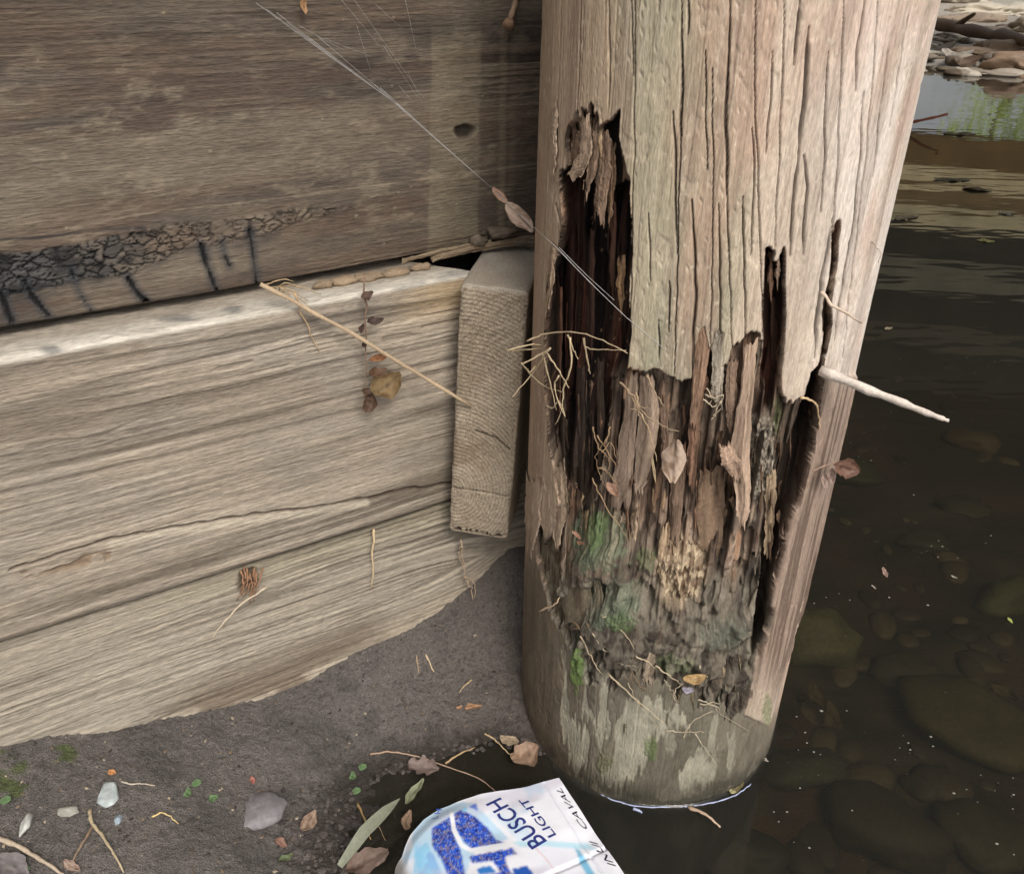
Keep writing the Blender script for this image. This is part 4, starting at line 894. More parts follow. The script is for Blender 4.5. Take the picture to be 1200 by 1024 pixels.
# bent nail in the upper plank near the pile
nail = empty('rusty_spike', tuple(wp(600, 10, .01)), 'rusty spike sticking out of the upper plank beside the pile', 'spike')
tube('spike_shank', [wp(606, -6, .0), wp(602, 10, .012), wp(596, 28, .02)], .0028, M_generic, nail, S(150, 126, 104), sides=10, taper=1)
tube('spike_head', [wp(597, 26, .019), wp(595, 31, .022)], .0052, M_generic, nail, S(146, 116, 92), sides=10, taper=.9)
# clods on the ledge and block
for k, (x, y, sx, lb) in enumerate([(375, 328, .010, 'small tan mud clod at the left end of the ledge debris'), (400, 322, .012, 'mud clod second from the left on the ledge'), (428, 316, .014, 'mud clod in the middle of the ledge debris'), (460, 309, .013, 'mud clod right of the ledge middle under the upper plank'), (490, 302, .010, 'mud clod nearest the dark hole beside the block')]):
    q = wp(x, y, .004); q[2] = .522; tag(rock_mesh('mud_clod', q + WN * .006, (sx * 1.1, sx * .5, .0045), S(140, 122, 100), seed=k, rough=.5, yaw=.55, mat=M_generic), lb, 'mud clod', 'mud clods along the ledge')
for k, (x, y, sx, lb) in enumerate([(588, 272, .016, 'dark crumbly dirt lump behind the block under the upper plank'), (612, 284, .018, 'dirt lump between the block top and the pile'), (560, 283, .010, 'flat dirt flake on the back of the block top')]):
    q = wp(x, y, .01); tag(rock_mesh('dirt_lump', q, (sx * .9, sx * .7, .006), S(108, 96, 82), seed=20 + k, rough=.6, yaw=.4, mat=M_generic), lb, 'dirt lump', 'dirt lumps behind the block')
# strip of torn wood over the hole
sliver_mesh('splinter', [(505, 300), (560, 287), (630, 274)], [(507, 306), (562, 294), (631, 284)], [.012, .014, .016],   .003, S(140, 122, 100), 310, parent=wall, surf=wall_pt, mat=M_generic)
sliver_mesh('splinter', [(470, 304), (520, 291), (575, 280)], [(471, 308), (521, 296), (576, 285)], [.01, .010, .010],   .0025, S(148, 130, 106), 311, parent=wall, surf=wall_pt, mat=M_generic)
# tuft of dry grass between block and pile
tu = empty('dry_grass_tuft', tuple(pp(640, 405, .01)), 'tuft of bent pale dry grass caught between block and pile', 'dry grass')
G = [[(600, 411), (625, 409), (645, 409)], [(595, 411), (620, 404), (633, 404)], [(645, 408), (622, 440), (600, 466)], [(643, 410), (615, 425), (613, 428), (637, 452), (659, 459)], [(640, 412), (655, 435), (667, 454)], [(617, 400), (640, 391), (670, 389), (700, 396), (735, 414)], [(684, 396), (688, 408), (712, 410), (733, 411)], [(684, 396), (690, 430), (692, 438)], [(668, 395), (669, 430), (660, 456), (659, 478), (650, 498)], [(636, 415), (645, 450), (652, 480)], [(628, 428), (621, 436), (618, 432)], [(655, 440), (650, 455), (662, 488)], [(640, 475), (648, 478), (655, 470), (662, 487)], [(665, 392), (672, 410), (677, 421)]]
for k, g in enumerate(G):
    tube('stalk', [pp(max(x, 622), y, .012 + .003 * (k % 3)) if x >= 622 else sight(x, y, np.linalg.norm(pp(626, y, .014) - CAM) - .02) for x, y in g], .0009, M_generic, tu, S(186, 166, 134) * (.7 + .4 * ((k * 5) % 7) / 6), seed=k, jit=.0003)
# roots and fibres on the rotten wood
def root_cluster(label, lines, r, colr, off, nm='root_tangle'):
    e = empty(nm, tuple(pp(lines[0][0][0], lines[0][0][1], off)), label, 'roots')
    for k, l in enumerate(lines): tube('root', [pp(x, y, off + .0025 * math.sin(i * 2.1 + k)) for i, (x, y) in enumerate(l)], r * .72 * (1 - .35 * (k % 3) / 2), M_generic, e, S(*colr) * (.6 + .3 * ((k * 7) % 5) / 4), seed=k + len(lines), jit=.0006)
root_cluster('tangle of thin pale roots on the torn edge under the green-grey wood', [[(726, 448), (742, 465), (755, 485), (772, 497), (795, 506)], [(735, 455), (748, 480), (752, 500)], [(752, 485), (762, 510), (770, 540)], [(758, 440), (768, 462), (778, 474)], [(745, 460), (750, 475), (760, 478)], [(753, 487), (745, 480), (738, 478)]], .0014, (190, 164, 132), .002)
root_cluster('loop of white roots on the right of the torn edge', [[(826, 462), (838, 466), (846, 462), (845, 475), (835, 490)], [(824, 468), (836, 476), (842, 470)], [(828, 455), (834, 468), (830, 476)], [(845, 470), (838, 483), (835, 491)]], .0011, (214, 196, 168), .004)
root_cluster('curly root tangle between the hollow and the hanging splinters', [[(695, 500), (700, 520), (715, 540), (708, 560)], [(700, 510), (712, 530), (722, 545)], [(705, 530), (716, 520), (722, 535)], [(700, 548), (712, 552), (724, 570)], [(694, 560), (706, 585), (722, 610), (735, 630)], [(706, 520), (698, 540), (712, 575)], [(715, 500), (708, 520), (700, 526)]], .0011, (176, 146, 112), -.002)
root_cluster('pale roots straggling across the mossy foot of the pile', [[(718, 728), (735, 745), (748, 768)], [(705, 722), (718, 724), (722, 730)], [(694, 742), (712, 765), (730, 778), (745, 780)], [(680, 745), (690, 765), (698, 780), (706, 790)], [(714, 790), (740, 815), (780, 848)], [(712, 788), (745, 822), (775, 855)], [(768, 780), (785, 792), (800, 802)], [(745, 768), (758, 775), (768, 782)], [(736, 800), (742, 815), (750, 822)], [(820, 780), (825, 790), (829, 792)]], .0013, (200, 182, 152), .006)
root_cluster('thin straws lying on the lower right foot of the pile', [[(820, 824), (842, 828), (845, 836), (880, 858)], [(800, 865), (812, 845), (835, 832)], [(815, 860), (828, 880), (841, 896)], [(780, 856), (800, 857), (825, 857)], [(800, 800), (790, 812), (794, 822)], [(778, 796), (788, 810), (796, 822)], [(818, 820), (830, 823), (844, 824)]], .0011, (206, 190, 162), .005)
root_cluster('dark twiggy roots on the left of the mossy foot', [[(672, 728), (690, 748), (696, 740), (700, 758)], [(688, 730), (694, 760), (688, 780)], [(738, 780), (748, 800), (765, 812)], [(742, 765), (738, 790), (742, 800)], [(688, 745), (680, 738), (672, 736)]], .0016, (128, 106, 82), .004)
# leaves caught on the pile
PL = [((788, 538), (2, -30), .042, .024, (216, 186, 160), .006, 'pale pink dry leaf hanging on the rotten wood in the middle of the pile', -.4), ((766, 548), (5, 30), .028, .003, (206, 180, 132), .004, 'short straw-coloured sliver of reed left of the pale leaf', 0), ((814, 794), (16, -4), .022, .013, (204, 164, 96), .010, 'curled yellow-brown leaf on the mossy foot of the pile', .6), ((806, 808), (12, 2), .013, .008, (158, 150, 168), .008, 'small violet-grey flake below the yellow-brown leaf', .2),
      ((676, 627), (10, 10), .012, .005, (170, 120, 92), .002, 'reddish dry leaflet on the upper moss patch', .4), ((681, 636), (12, 3), .010, .004, (160, 110, 84), .002, 'tiny brown leaflet just below the reddish one on the moss', .4), ((718, 573), (8, 8), .016, .010, (186, 140, 112), -.004, 'curled pinkish leaf scrap beside the root tangle', .6)]
for k, ((x, y), (ddx, ddy), L_, w_2, cl, of, lb, cup) in enumerate(PL):
    c0 = pp(x, y, of); dv = pp(x + ddx, y + ddy, of) - c0
    tag(leaf_mesh('dry_leaf', c0, dv, CAM - c0, L_, w_2, S(*cl), seed=90 + k, cup=cup, curl=.2), lb, 'leaf')
# broken white stick jutting to the right
q0 = pp(962, 434, .002); q1 = sight(1112, 494, np.linalg.norm(q0 - CAM) - .02)
twig('broken_stick', 'bleached splintered stick jutting right from the pile over the water', 'stick', [q0, lerp3(q0, q1, .5), lerp3(q0, q1, .85), q1], .0048, (214, 202, 190), jit=.0003, taper=.3)
lv = empty('caught_leaf', tuple(sight(985, 550, .93)), 'crumpled brown leaf hanging off the right edge of the pile', 'leaf')
for k, (x, y, L_, w_2, cl, dv) in enumerate([(990, 549, .026, .020, (140, 100, 80), (1, .1, -.4)), (975, 556, .018, .010, (196, 166, 150), (.3, .1, -1)), (966, 562, .016, .009, (200, 172, 156), (.4, 0, -.9))]):
    leaf_mesh('leaf_lobe', sight(x, y, np.linalg.norm(pp(948, 550) - CAM)), dv, (0, -1, .4), L_, w_2, S(*cl), parent=lv, seed=120 + k, cup=.6)
tube('petiole', [pp(952, 552, .001), sight(968, 545, np.linalg.norm(pp(948, 550) - CAM)), sight(982, 541, np.linalg.norm(pp(948, 550) - CAM))], .001, M_generic, lv, S(190, 160, 140))
twig('thin_stem', 'thin pale stem bridging the split on the upper right of the pile', 'stem', [pp(962, 342, .002), pp(980, 360, .012), sight(1010, 378, np.linalg.norm(pp(995, 370) - CAM) - .006)], .0016, (206, 186, 166))
twig('thin_stem', 'curved pale tendril beside the deep gap below the white stick', 'stem', [pp(938, 466, .004), pp(952, 469, .006), pp(960, 488, .004), pp(958, 508, .002)], .0012, (196, 168, 130))
twig('thin_stem', 'grey thread of stem curling off the pile edge near the top right', 'stem', [pp(1022, 284, .001), sight(1031, 292, np.linalg.norm(pp(1015, 284) - CAM)), sight(1030, 308, np.linalg.norm(pp(1015, 284) - CAM))], .0007, (190, 176, 160))
q0 = on_z(1066, 143, .02); q1 = on_z(1110, 136, .05)
twig('orange_twig', 'orange and pink twig rising from the water right of the pile top', 'twig', [on_z(1045, 147, .0), on_z(1080, 141, .05), on_z(1111, 134, .09)], .0075, (214, 142, 116), jit=.001, taper=.8)
# bits on the lower plank and mud
twig('straw', 'upright straw sliver stuck on the lowest plank', 'straw', [wp(438, 620, OFF + .001), wp(437, 655, OFF + .003), wp(436, 690, OFF + .002)], .0014, (206, 180, 144))
twig('twig', 'grey twig lying slantwise on the lowest plank', 'twig', [wp(312, 688, OFF + .002), wp(280, 710, OFF + .003), wp(262, 730, OFF + .003), wp(246, 750, OFF + .002)], .0014, (190, 174, 152))
root_e = empty('bark_wad', tuple(wp(290, 682, OFF)), 'wad of brown bark fibres in a hole of the lowest plank', 'bark fibres')
for k in range(9): tube('fibre', [wp(282 + 3 * k + rs.uniform(-3, 3), 666 + rs.uniform(-4, 6), OFF - .002), wp(286 + 2 * k, 684 + rs.uniform(-4, 4), OFF + .003), wp(278 + 2.4 * k, 700 + rs.uniform(-8, 8), OFF)], .0012, M_generic, root_e, S(146, 110, 84), seed=k, jit=.0005)
root_e = empty('root_thread', tuple(wp(545, 650, OFF)), 'dangling dirty root thread below the block', 'root thread')
for k, l in enumerate([[(540, 632), (543, 655), (545, 680)], [(545, 676), (556, 684), (558, 712)], [(541, 640), (538, 652), (546, 668)], [(548, 680), (553, 695), (553, 728)]]): tube('thread', [wp(x, y, OFF + .008) for x, y in l], .0011, M_generic, root_e, S(176, 154, 130), seed=k, jit=.0008)
for k, (l, r_, cl, lb) in enumerate([
    ([(488, 768), (491, 790)], .0010, (176, 154, 126), 'left of two short straws lying side by side on the mud'), ([(499, 767), (509, 788)], .0012, (206, 184, 150), 'right of two short straws lying side by side on the mud'),
    ([(553, 797), (545, 806), (538, 812)], .0012, (186, 164, 130), 'short straw just above the orange leaf on the mud'), ([(434, 884), (460, 884), (490, 890), (520, 900), (560, 915), (582, 928)], .0011, (176, 150, 128), 'long thin stalk reaching from the mud over the pool'),
    ([(568, 860), (580, 870), (592, 882), (602, 888)], .0011, (190, 166, 130), 'thin stem leaning on the brown clod leaf by the pile'), ([(522, 895), (540, 886), (557, 876)], .0014, (180, 152, 116), 'tan stem lying at the edge of the pool'),
    ([(419, 941), (428, 965), (434, 985)], .0015, (160, 134, 92), 'tan stem standing in the shallow pool left of the carton'), ([(178, 957), (190, 956), (200, 960), (209, 965)], .0010, (210, 184, 130), 'tiny curved straw on the mud below the grey stone'),
    ([(-8, 982), (20, 995), (50, 1012), (75, 1026)], .0028, (176, 160, 140), 'thick pale twig entering at the lower left corner'), ([(106, 950), (110, 970), (122, 985), (135, 1005), (146, 1024)], .0020, (170, 154, 126), 'pale twig slanting down right at the lower left'),
    ([(110, 968), (98, 992), (80, 1020)], .0015, (140, 118, 98), 'brown twig slanting down left at the lower left'), ([(142, 916), (155, 922), (170, 922), (182, 921)], .0010, (186, 176, 160), 'white rootlet beside the grey stone'),
    ([(620, 712), (640, 700)], .0011, (206, 180, 150), 'short splinter fallen against the left foot of the pile'), ([(806, 946), (826, 958), (844, 970)], .0020, (190, 164, 140), 'pinkish stem floating in the water before the pile'),
    ([(225, 995), (226, 1026)], .0010, (96, 84, 74), 'dark thin stem on the mud near the bottom edge'), ([(430, 965), (440, 966), (452, 985)], .0008, (150, 130, 100), 'hair-thin curved stem over the shallow pool')]):
    if k == 12: pts = [pp(632, 716, .003), pp(650, 708, .006), pp(656, 700, .003)]
    else: pts = [gp(x, y, r_ * .8 + (.004 if 0 < i < len(l) - 1 else 0)) for i, (x, y) in enumerate(l)]
    twig('straw' if 'straw' in lb else 'twig' if 'twig' in lb else 'stem', lb, 'straw' if 'straw' in lb else 'twig' if 'twig' in lb else 'stem', pts, r_, cl, seed=300 + k, jit=.0003)
def ground_leaf(x, y, dx_, dy_, L_, w_2, cl, lb, cup=.25, seed=0, up=.002, lobes=0, curl=.2, name='dry_leaf'):
    c0 = gp(x, y, up); dv = gp(x + dx_, y + dy_, up) - c0
    return tag(leaf_mesh(name, c0, dv, (rs.uniform(-.2, .2), -.25, 1), L_, w_2, S(*cl), seed=seed, cup=cup, lobes=lobes, curl=curl), lb, 'leaf')
ground_leaf(550, 830, 20, -2, .031, .010, (206, 152, 104), 'narrow orange leaf lying on the mud by the pile', seed=1)
ground_leaf(616, 891, 14, -10, .035, .036, (184, 148, 118), 'round brown curled leaf floating beside the foot of the pile', seed=2, cup=.5, up=.008)
ground_leaf(597, 872, 14, 4, .024, .015, (196, 172, 138), 'pale tan leaf tucked behind the round brown leaf', seed=3, up=.006)
ground_leaf(497, 903, 18, 4, .036, .022, (150, 128, 118), 'greyish pink lobed leaf at the pool edge', seed=4, cup=.5, lobes=3, up=.006)
ground_leaf(486, 932, 10, -14, .037, .013, (160, 168, 128), 'green-yellow leaf floating left of the carton', seed=5, up=.004)
ground_leaf(363, 968, 8, -12, .030, .017, (196, 164, 138), 'pale brown leaf standing in the wet mud near the bottom', seed=6, up=.006)
ground_leaf(478, 972, 4, -14, .024, .013, (196, 160, 128), 'tan leaf fragment against the left side of the carton', seed=7, up=.014)
ground_leaf(330, 990, 10, 6, .014, .010, (166, 120, 100), 'small reddish leaf scrap in wet mud at the bottom', seed=8, up=.004)
ground_leaf(430, 1010, 20, -8, .045, .028, (146, 120, 106), 'brown sodden leaf under the grass blade at the bottom', seed=9, up=.004)
ground_leaf(335, 1008, 12, -6, .020, .009, (140, 158, 110), 'small green leaf scrap at the bottom of the mud', seed=10, up=.004)
ground_leaf(132, 906, 6, 2, .008, .007, (216, 140, 60), 'tiny bright orange leaf scrap above the grey stone', seed=11)
ground_leaf(296, 916, 2, 8, .010, .006, (190, 112, 96), 'tiny red leaf scrap on the mud', seed=12)
ground_leaf(85, 1016, 12, 8, .018, .009, (180, 150, 132), 'pinkish leaf scrap on the thick twig at lower left', seed=13)
ground_leaf(15, 1018, 16, 10, .034, .024, (132, 122, 122), 'grey leaf at the bottom left corner', seed=14)
ground_leaf(862, 922, 10, -12, .028, .013, (216, 204, 140), 'yellow leaf floating against the front right of the pile', seed=15, cup=-.3)
ground_leaf(896, 891, 10, 6, .010, .005, (206, 196, 180), 'tiny white leaf flake on the water right of the pile foot', seed=16)
# long blurred grass blade and green shoots
b_ = [gp(400, 1030, .02), gp(430, 1000, .035), gp(455, 975, .035), gp(470, 958, .03)]
bl = empty('reed_leaf', tuple(b_[0]), 'broad grey-green grass blade pointing up left of the carton', 'grass blade')
n_ = 16; tt = np.linspace(0, 1, n_); bp3 = np.array([np.interp(tt, np.linspace(0, 1, 4), [p[i] for p in b_]) for i in range(3)]).T
wv = np.sin(np.pi * (tt * .85 + .15)) * .0065 + .0006; sd_ = np.cross(bp3[-1] - bp3[0], [0, 0, 1.]); sd_ /= np.linalg.norm(sd_)
VV = np.stack([bp3 - sd_ * wv[:, None] + [0, 0, .001], bp3, bp3 + sd_ * wv[:, None] + [0, 0, .001]], 1)
mesh_obj('blade', VV, gridF(n_, 3), M_leaf, bl, np.tile(S(156, 160, 140), (n_ * 3, 1)))
def sprout(pts, lb, r_=.005):
    e = empty('seedling', tuple(gp(*pts[0])), lb, 'seedling', 'tiny green seedlings on the mud')
    for k, (x, y) in enumerate(pts):
        c0 = gp(x, y, .003); leaf_mesh('leaf', c0, (math.cos(k * 2.1), math.sin(k * 2.1), .1), (0, -.3, 1), r_ * 2, r_ * 1.9, S(112, 152, 92), parent=e, seed=k, cup=.1, n=8, m=5)
        tube('stem', [c0 - [0, 0, .003], c0], .0005, M_leaf, e, S(120, 150, 90))
sprout([(231, 920), (221, 931), (250, 938)], 'three-leaved green seedling on the mud right of the grey stone')
sprout([(425, 901), (414, 911)], 'bright green seedling at the corner of the pool')
sprout([(418, 929)], 'single dull green seedling leaf under the pool edge')
sprout([(8, 940)], 'pale green seedling on moss at the left edge')
sprout([(31, 1021)], 'green seedling at the bottom left corner', .004)
# stones on the mud
for k, (x, y, s3, cl, yaw, lb) in enumerate([(128, 933, (.0135, .017, .007), (176, 184, 184), .3, 'bright grey angular stone on the mud'), (78, 953, (.017, .006, .005), (150, 148, 138), .1, 'low flat grey stone left of the bright angular one'), (32, 965, (.006, .015, .006), (176, 176, 170), .2, 'narrow upright pale stone near the left edge'),
                                       (302, 952, (.030, .024, .008), (118, 114, 116), .4, 'broad flat bluish grey stone half sunk in mud'), (138, 960, (.005, .006, .003), (150, 164, 174), 0, 'tiny bluish pebble under the bright stone'), (322, 945, (.008, .010, .005), (160, 160, 160), .4, 'small pale lump on the flat bluish stone')]):
    p = gp(x, y, s3[2] * .25); 
    if k == 5: p[2] += .004
    tag(rock_mesh('stone', p, s3, S(*cl), seed=40 + k, yaw=yaw, facet=(k != 3), rough=.25), lb, 'stone', 'stones lying on the mud')
# wet gravelly clods where the mud meets the pool
import bmesh
_bm = bmesh.new(); bmesh.ops.create_icosphere(_bm, subdivisions=2, radius=1); IV = np.array([v.co[:] for v in _bm.verts]); IF = np.array([[v.index for v in f.verts] for f in _bm.faces]); _bm.free()
VV = []; FF = []; CC = []
for k in range(380):
    if k < 260: x = rs.uniform(325, 425); y = rs.uniform(915, 1035); x = min(x, 415 - abs(y - 950) * .1 + rs.normal(0, 6))
    else: x = rs.uniform(430, 660); y = np.interp(x, [430, 470, 530, 590, 612, 660], [918, 900, 884, 868, 874, 900]) + rs.normal(-3, 4)
    r_ = rs.uniform(.001, .0032) * (1.7 if rs.random() < .08 else 1); p = gp(x, y, 0)
    w_k = IV * (1 + .5 * (fbm(IV[:, 0] * 1.5 + k, IV[:, 1] * 1.5 + IV[:, 2], k) - .5)[:, None]) * np.array([r_ * rs.uniform(.8, 1.5), r_, r_ * .7])
    FF.append(IF + len(VV) * len(IV)); VV.append(w_k + p); CC.append(np.tile(S(96, 88, 84) * rs.uniform(.5, 1.7), (len(IV), 1)))
tag(mesh_obj('wet_gravel', np.vstack(VV), np.vstack(FF), M_mud, None, np.vstack(CC)), 'small wet grit and mud crumbs along the edge of the pool', 'gravel', kind='stuff')
M_glint = make_mat('glint', color=S(176, 184, 214), amp=.3, nscale=200, rough=.3)  # pale tubes stand in for the sky glint on the meniscus
e = empty('painted_glint', tuple(pp(800, 944)), 'thin bluish white line standing in for sky glint along the waterline of the pile', 'glint')
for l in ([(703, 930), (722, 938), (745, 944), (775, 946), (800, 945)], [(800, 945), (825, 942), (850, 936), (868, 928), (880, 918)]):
    tube('glint', [on_z(x, y, .0012) for x, y in l], .0008, M_glint, e, (.6, .6, .7), jit=.00035, taper=.7)
tube('glint', [on_z(x, y, .0012) for x, y in [(742, 947), (750, 950), (752, 952)]], .0016, M_glint, e, (.6, .6, .7), taper=.6)

# stones under water (seen through it)
for k, (x, y, s3, cl, lb) in enumerate([(955, 762, (.072, .052, .05), (116, 108, 76), 'large smooth olive stone under water right of the pile foot'), (1172, 706, (.06, .034, .03), (100, 94, 62), 'flat olive stone under water at the right edge'),
                                  (1130, 850, (.09, .08, .03), (98, 86, 56), 'broad brown sunken rock at the lower right'), (1135, 520, (.07, .045, .03), (104, 84, 58), 'reddish brown sunken stone below the white stick'), (1000, 560, (.06, .05, .03), (78, 72, 48), 'dim sunken stone just right of the caught leaf'),
                                  (1060, 790, (.05, .035, .02), (76, 68, 50), 'dark sunken stone between the olive one and the brown rock'), (940, 905, (.06, .03, .02), (72, 68, 52), 'dark flat stone under water at the pile foot'), (1030, 980, (.07, .05, .03), (74, 64, 46), 'sunken stone at the bottom right of the pool'),
                                  (1150, 980, (.06, .05, .02), (80, 70, 50), 'sunken stone in the bottom right corner'), (1080, 640, (.05, .03, .02), (70, 64, 44), 'faint sunken stone beneath the pink floating leaf'), (1130, 600, (.06, .04, .02), (74, 66, 46), 'faint sunken stone near the right edge'), (860, 1000, (.06, .04, .02), (60, 54, 42), 'dark sunken stone at the bottom before the pile')]):
    p = bed_pt(x, y); tag(rock_mesh('sunken_stone', p + [0, 0, s3[2] * .35], s3, S(*cl) * [.85, .95, 1.0], seed=100 + k, yaw=rs.uniform(-.6, .6), rough=.45), lb, 'stone', 'stones under the water')
for k, (x, y, dx_, dy_, L_, w_2, lb) in enumerate([(952, 835, 14, 30, .05, .022, 'left of two sunken brown leaves right of the pile foot'), (972, 860, 8, 24, .05, .02, 'right of two sunken brown leaves right of the pile foot'), (1170, 830, 14, 10, .04, .03, 'sunken leaf on the broad brown rock')]):
    c0 = bed_pt(x, y); c0[2] += .03; d_ = bed_pt(x + dx_, y + dy_) - bed_pt(x, y)
    tag(leaf_mesh('sunken_leaf', c0, d_, (0, 0, 1), L_, w_2, S(120, 104, 66), seed=130 + k), lb, 'leaf')
VV = []; FF = []; CC = []
for k in range(200):
    x = rs.uniform(640, 1260); y = rs.uniform(420, 1080); p = bed_pt(x, y)
    if np.hypot(p[0] - PC[0], p[1] - PC[1]) < PR + .05: continue
    r_ = rs.uniform(.006, .026); yw = rs.uniform(0, 3.1); cy, sy = math.cos(yw), math.sin(yw)
    W_ = IV * (1 + .7 * (fbm(IV[:, 0] * 1.5 + k, IV[:, 1] * 1.5 + IV[:, 2], k) - .5)[:, None]) * np.array([r_ * rs.uniform(1, 1.8), r_, r_ * .45])
    W_ = np.stack([W_[:, 0] * cy - W_[:, 1] * sy, W_[:, 0] * sy + W_[:, 1] * cy, W_[:, 2]], -1)
    FF.append(IF + len(VV) * len(IV)); VV.append(W_ + p); CC.append(np.tile(mixc(S(66, 58, 46), S(112, 100, 78), rs.random()) * rs.uniform(.5, 1.1), (len(IV), 1)))
tag(mesh_obj('creek_bed_gravel', np.vstack(VV), np.vstack(FF), M_stone, None, np.vstack(CC)), 'small brown stones and leaf scraps covering the creek bed under the water', 'gravel', kind='stuff')
# floating leaves
for k, (x, y, ddx, ddy, L_, w_2, cl, lb) in enumerate([(1037, 671, 8, 14, .024, .009, (206, 166, 150), 'pink pointed leaf floating right of the pile'), (1024, 688, 10, 8, .010, .004, (196, 186, 170), 'tiny white leaf just below the pink floating one'), (1184, 727, 8, 10, .012, .006, (206, 220, 90), 'bright yellow-green leaf floating at the right edge'),
                                       (1041, 385, 20, -4, .026, .014, (180, 168, 130), 'small tan leaf floating left of the tan reflection'), (1118, 676, 10, 4, .010, .005, (190, 186, 170), 'tiny pale leaf floating in the middle of the open water'),
                                       (1155, 282, 20, 2, .05, .03, (200, 196, 120), 'yellowish leaf floating in the far right water'), (1115, 210, 30, 0, .14, .07, (190, 178, 150), 'pale leaf cluster floating in the distance'), (1145, 222, 30, 4, .10, .06, (176, 160, 130), 'second pale leaf cluster floating in the distance'), (1062, 255, 20, -2, .10, .05, (190, 176, 150), 'leaf cluster floating close behind the pile edge'), (1125, 157, 30, 0, .16, .07, (196, 182, 140), 'pale leaf floating at the edge of the green reflection'), (1180, 250, 20, 0, .05, .04, (210, 204, 180), 'white flake floating at the right edge'), (1042, 700, 0, 6, .004, .003, (200, 190, 170), 'speck-sized leaf under the pink floating leaf')]):
    c0 = on_z(x, y, .0025); d_ = on_z(x + ddx, y + ddy, .0025) - c0
    tag(leaf_mesh('floating_leaf', c0, d_, (0, 0, 1), L_, w_2, S(*cl), seed=150 + k, cup=.15 if L_ < .04 else .03, curl=.1 if L_ < .04 else .0), lb, 'leaf', 'leaves floating on the creek')
VV = []; FF = []
for k in range(120):
    x = rs.uniform(890, 1210); y = 300 + 730 * rs.random()
    if k > 40: x, y = (lambda c_: (c_[0] + rs.normal(0, 26), c_[1] + rs.normal(0, 22)))([(960, 700), (1130, 430), (1060, 860), (1000, 520), (1170, 930), (1110, 640), (940, 880)][k % 7])
    if x < 900 or y > 1040 or x > 1230: continue
    p = on_z(x, y, .0012)
    if np.hypot(p[0] - PC[0], p[1] - PC[1]) < PR + .012: continue
    r_ = rs.uniform(.0004, .0012) * (1.6 if rs.random() < .15 else 1); n0 = len(VV); a_ = rs.uniform(0, 6)
    for j in range(5): VV.append(p + [r_ * 1.3 * math.cos(a_ + j * 1.257), r_ * math.sin(a_ + j * 1.257), 0])
    VV.append(p + [0, 0, r_ * .5])
    FF += [(n0 + j, n0 + (j + 1) % 5, n0 + 5) for j in range(5)]
tag(mesh_obj('floating_specks', VV, FF, M_generic, None, np.tile(S(150, 146, 134), (len(VV), 1))), 'white specks of pollen and froth scattered over the dark water', 'specks', kind='stuff')
# chips and rootlets scattered on the mud
VV = []; FF = []; CC = []
for k in range(420):
    x = rs.uniform(-20, 610); y = rs.uniform(690, 1040); q = ray(x, y)
    p = gp(x, y, .0006)
    if (p - W0) @ WN < OFF + .006 or p[2] < .004: continue
    L_ = rs.uniform(.001, .0035); w = L_ * rs.uniform(.25, .7); a_ = rs.uniform(0, 6.3); n0 = len(VV); ca, sa = math.cos(a_), math.sin(a_)
    for (i, j, h_) in ((-1, 0, 0), (0, -1, 0), (1, 0, 0), (0, 1, 0), (0, 0, 1)): VV.append(p + [i * L_ * ca - j * w * sa, i * L_ * sa + j * w * ca, h_ * w * .7])
    FF += [(n0, n0 + 1, n0 + 4), (n0 + 1, n0 + 2, n0 + 4), (n0 + 2, n0 + 3, n0 + 4), (n0 + 3, n0, n0 + 4)]
    cl = S(*((170, 156, 134) if rs.random() < .3 else (120, 104, 88) if rs.random() < .6 else (60, 50, 44))); CC += [cl] * 5
tag(mesh_obj('mud_litter', VV, FF, M_generic, None, np.array(CC)), 'fine crumbs and chips scattered over the mud', 'litter', kind='stuff')

# ------------------------------------------------------------ the printed carton
C1 = on_z(655, 912, .062); C2 = on_z(731, 1026, .088); B1 = on_z(492, 957, .070)
eu = C2 - C1; LU = np.linalg.norm(eu); eu /= LU                      # along the right edge, towards the viewer
nn_ = np.cross(eu, B1 - C1); nn_ /= np.linalg.norm(nn_); nn_ = nn_ if nn_[2] > 0 else -nn_
ev = np.cross(nn_, eu); ev = ev if ev @ (B1 - C1) > 0 else -ev
carton = empty('beer_carton', tuple(C1), 'crumpled white and blue beer carton lying in the pool before the pile', 'carton')
def plane_uv(px, py):
    d = ray(px, py); p = CAM + d * (((C1 - CAM) @ nn_) / (d @ nn_)); return (p - C1) @ eu, (p - C1) @ ev
far_edge = [plane_uv(*p) for p in [(655, 912), (618, 921), (590, 925), (560, 930), (535, 936), (515, 943), (497, 955), (480, 972), (468, 990)]]
fu = np.array([p[0] for p in far_edge]); fv = np.array([p[1] for p in far_edge]); VMAX = fv.max()
UL = .24
def ustart(v): return np.interp(v, fv, fu)
def carton_pt(u, v, lift=0.):
    u = np.asarray(u, float); v = np.asarray(v, float)
    bend = np.maximum(v - (VMAX - .022), 0); vv = v - bend + .028 * np.sin(np.clip(bend / .028, 0, 1.5))
    drop = .028 * (1 - np.cos(np.clip(bend / .028, 0, 1.57))) + np.maximum(bend - .044, 0)
    h_ = .0045 * (fbm(u * 22, v * 22, 7, 3) - .5) + .0065 * np.abs(fbm(u * 14 + v * 8, v * 9 - u * 5, 8, 2) - .5) - drop
    h_ = h_ - .0025 * ss(.0022, 0, np.abs(v - .017)) - .002 * ss(.004, 0, np.abs((u - .105) - v * .12)) + .006 * ss(.02, 0, u - ustart(v)) * ss(.06, .13, v) * -1
    return C1 + u[..., None] * eu + vv[..., None] * ev + (h_ + lift)[..., None] * nn_
nu, nv = 190, 200
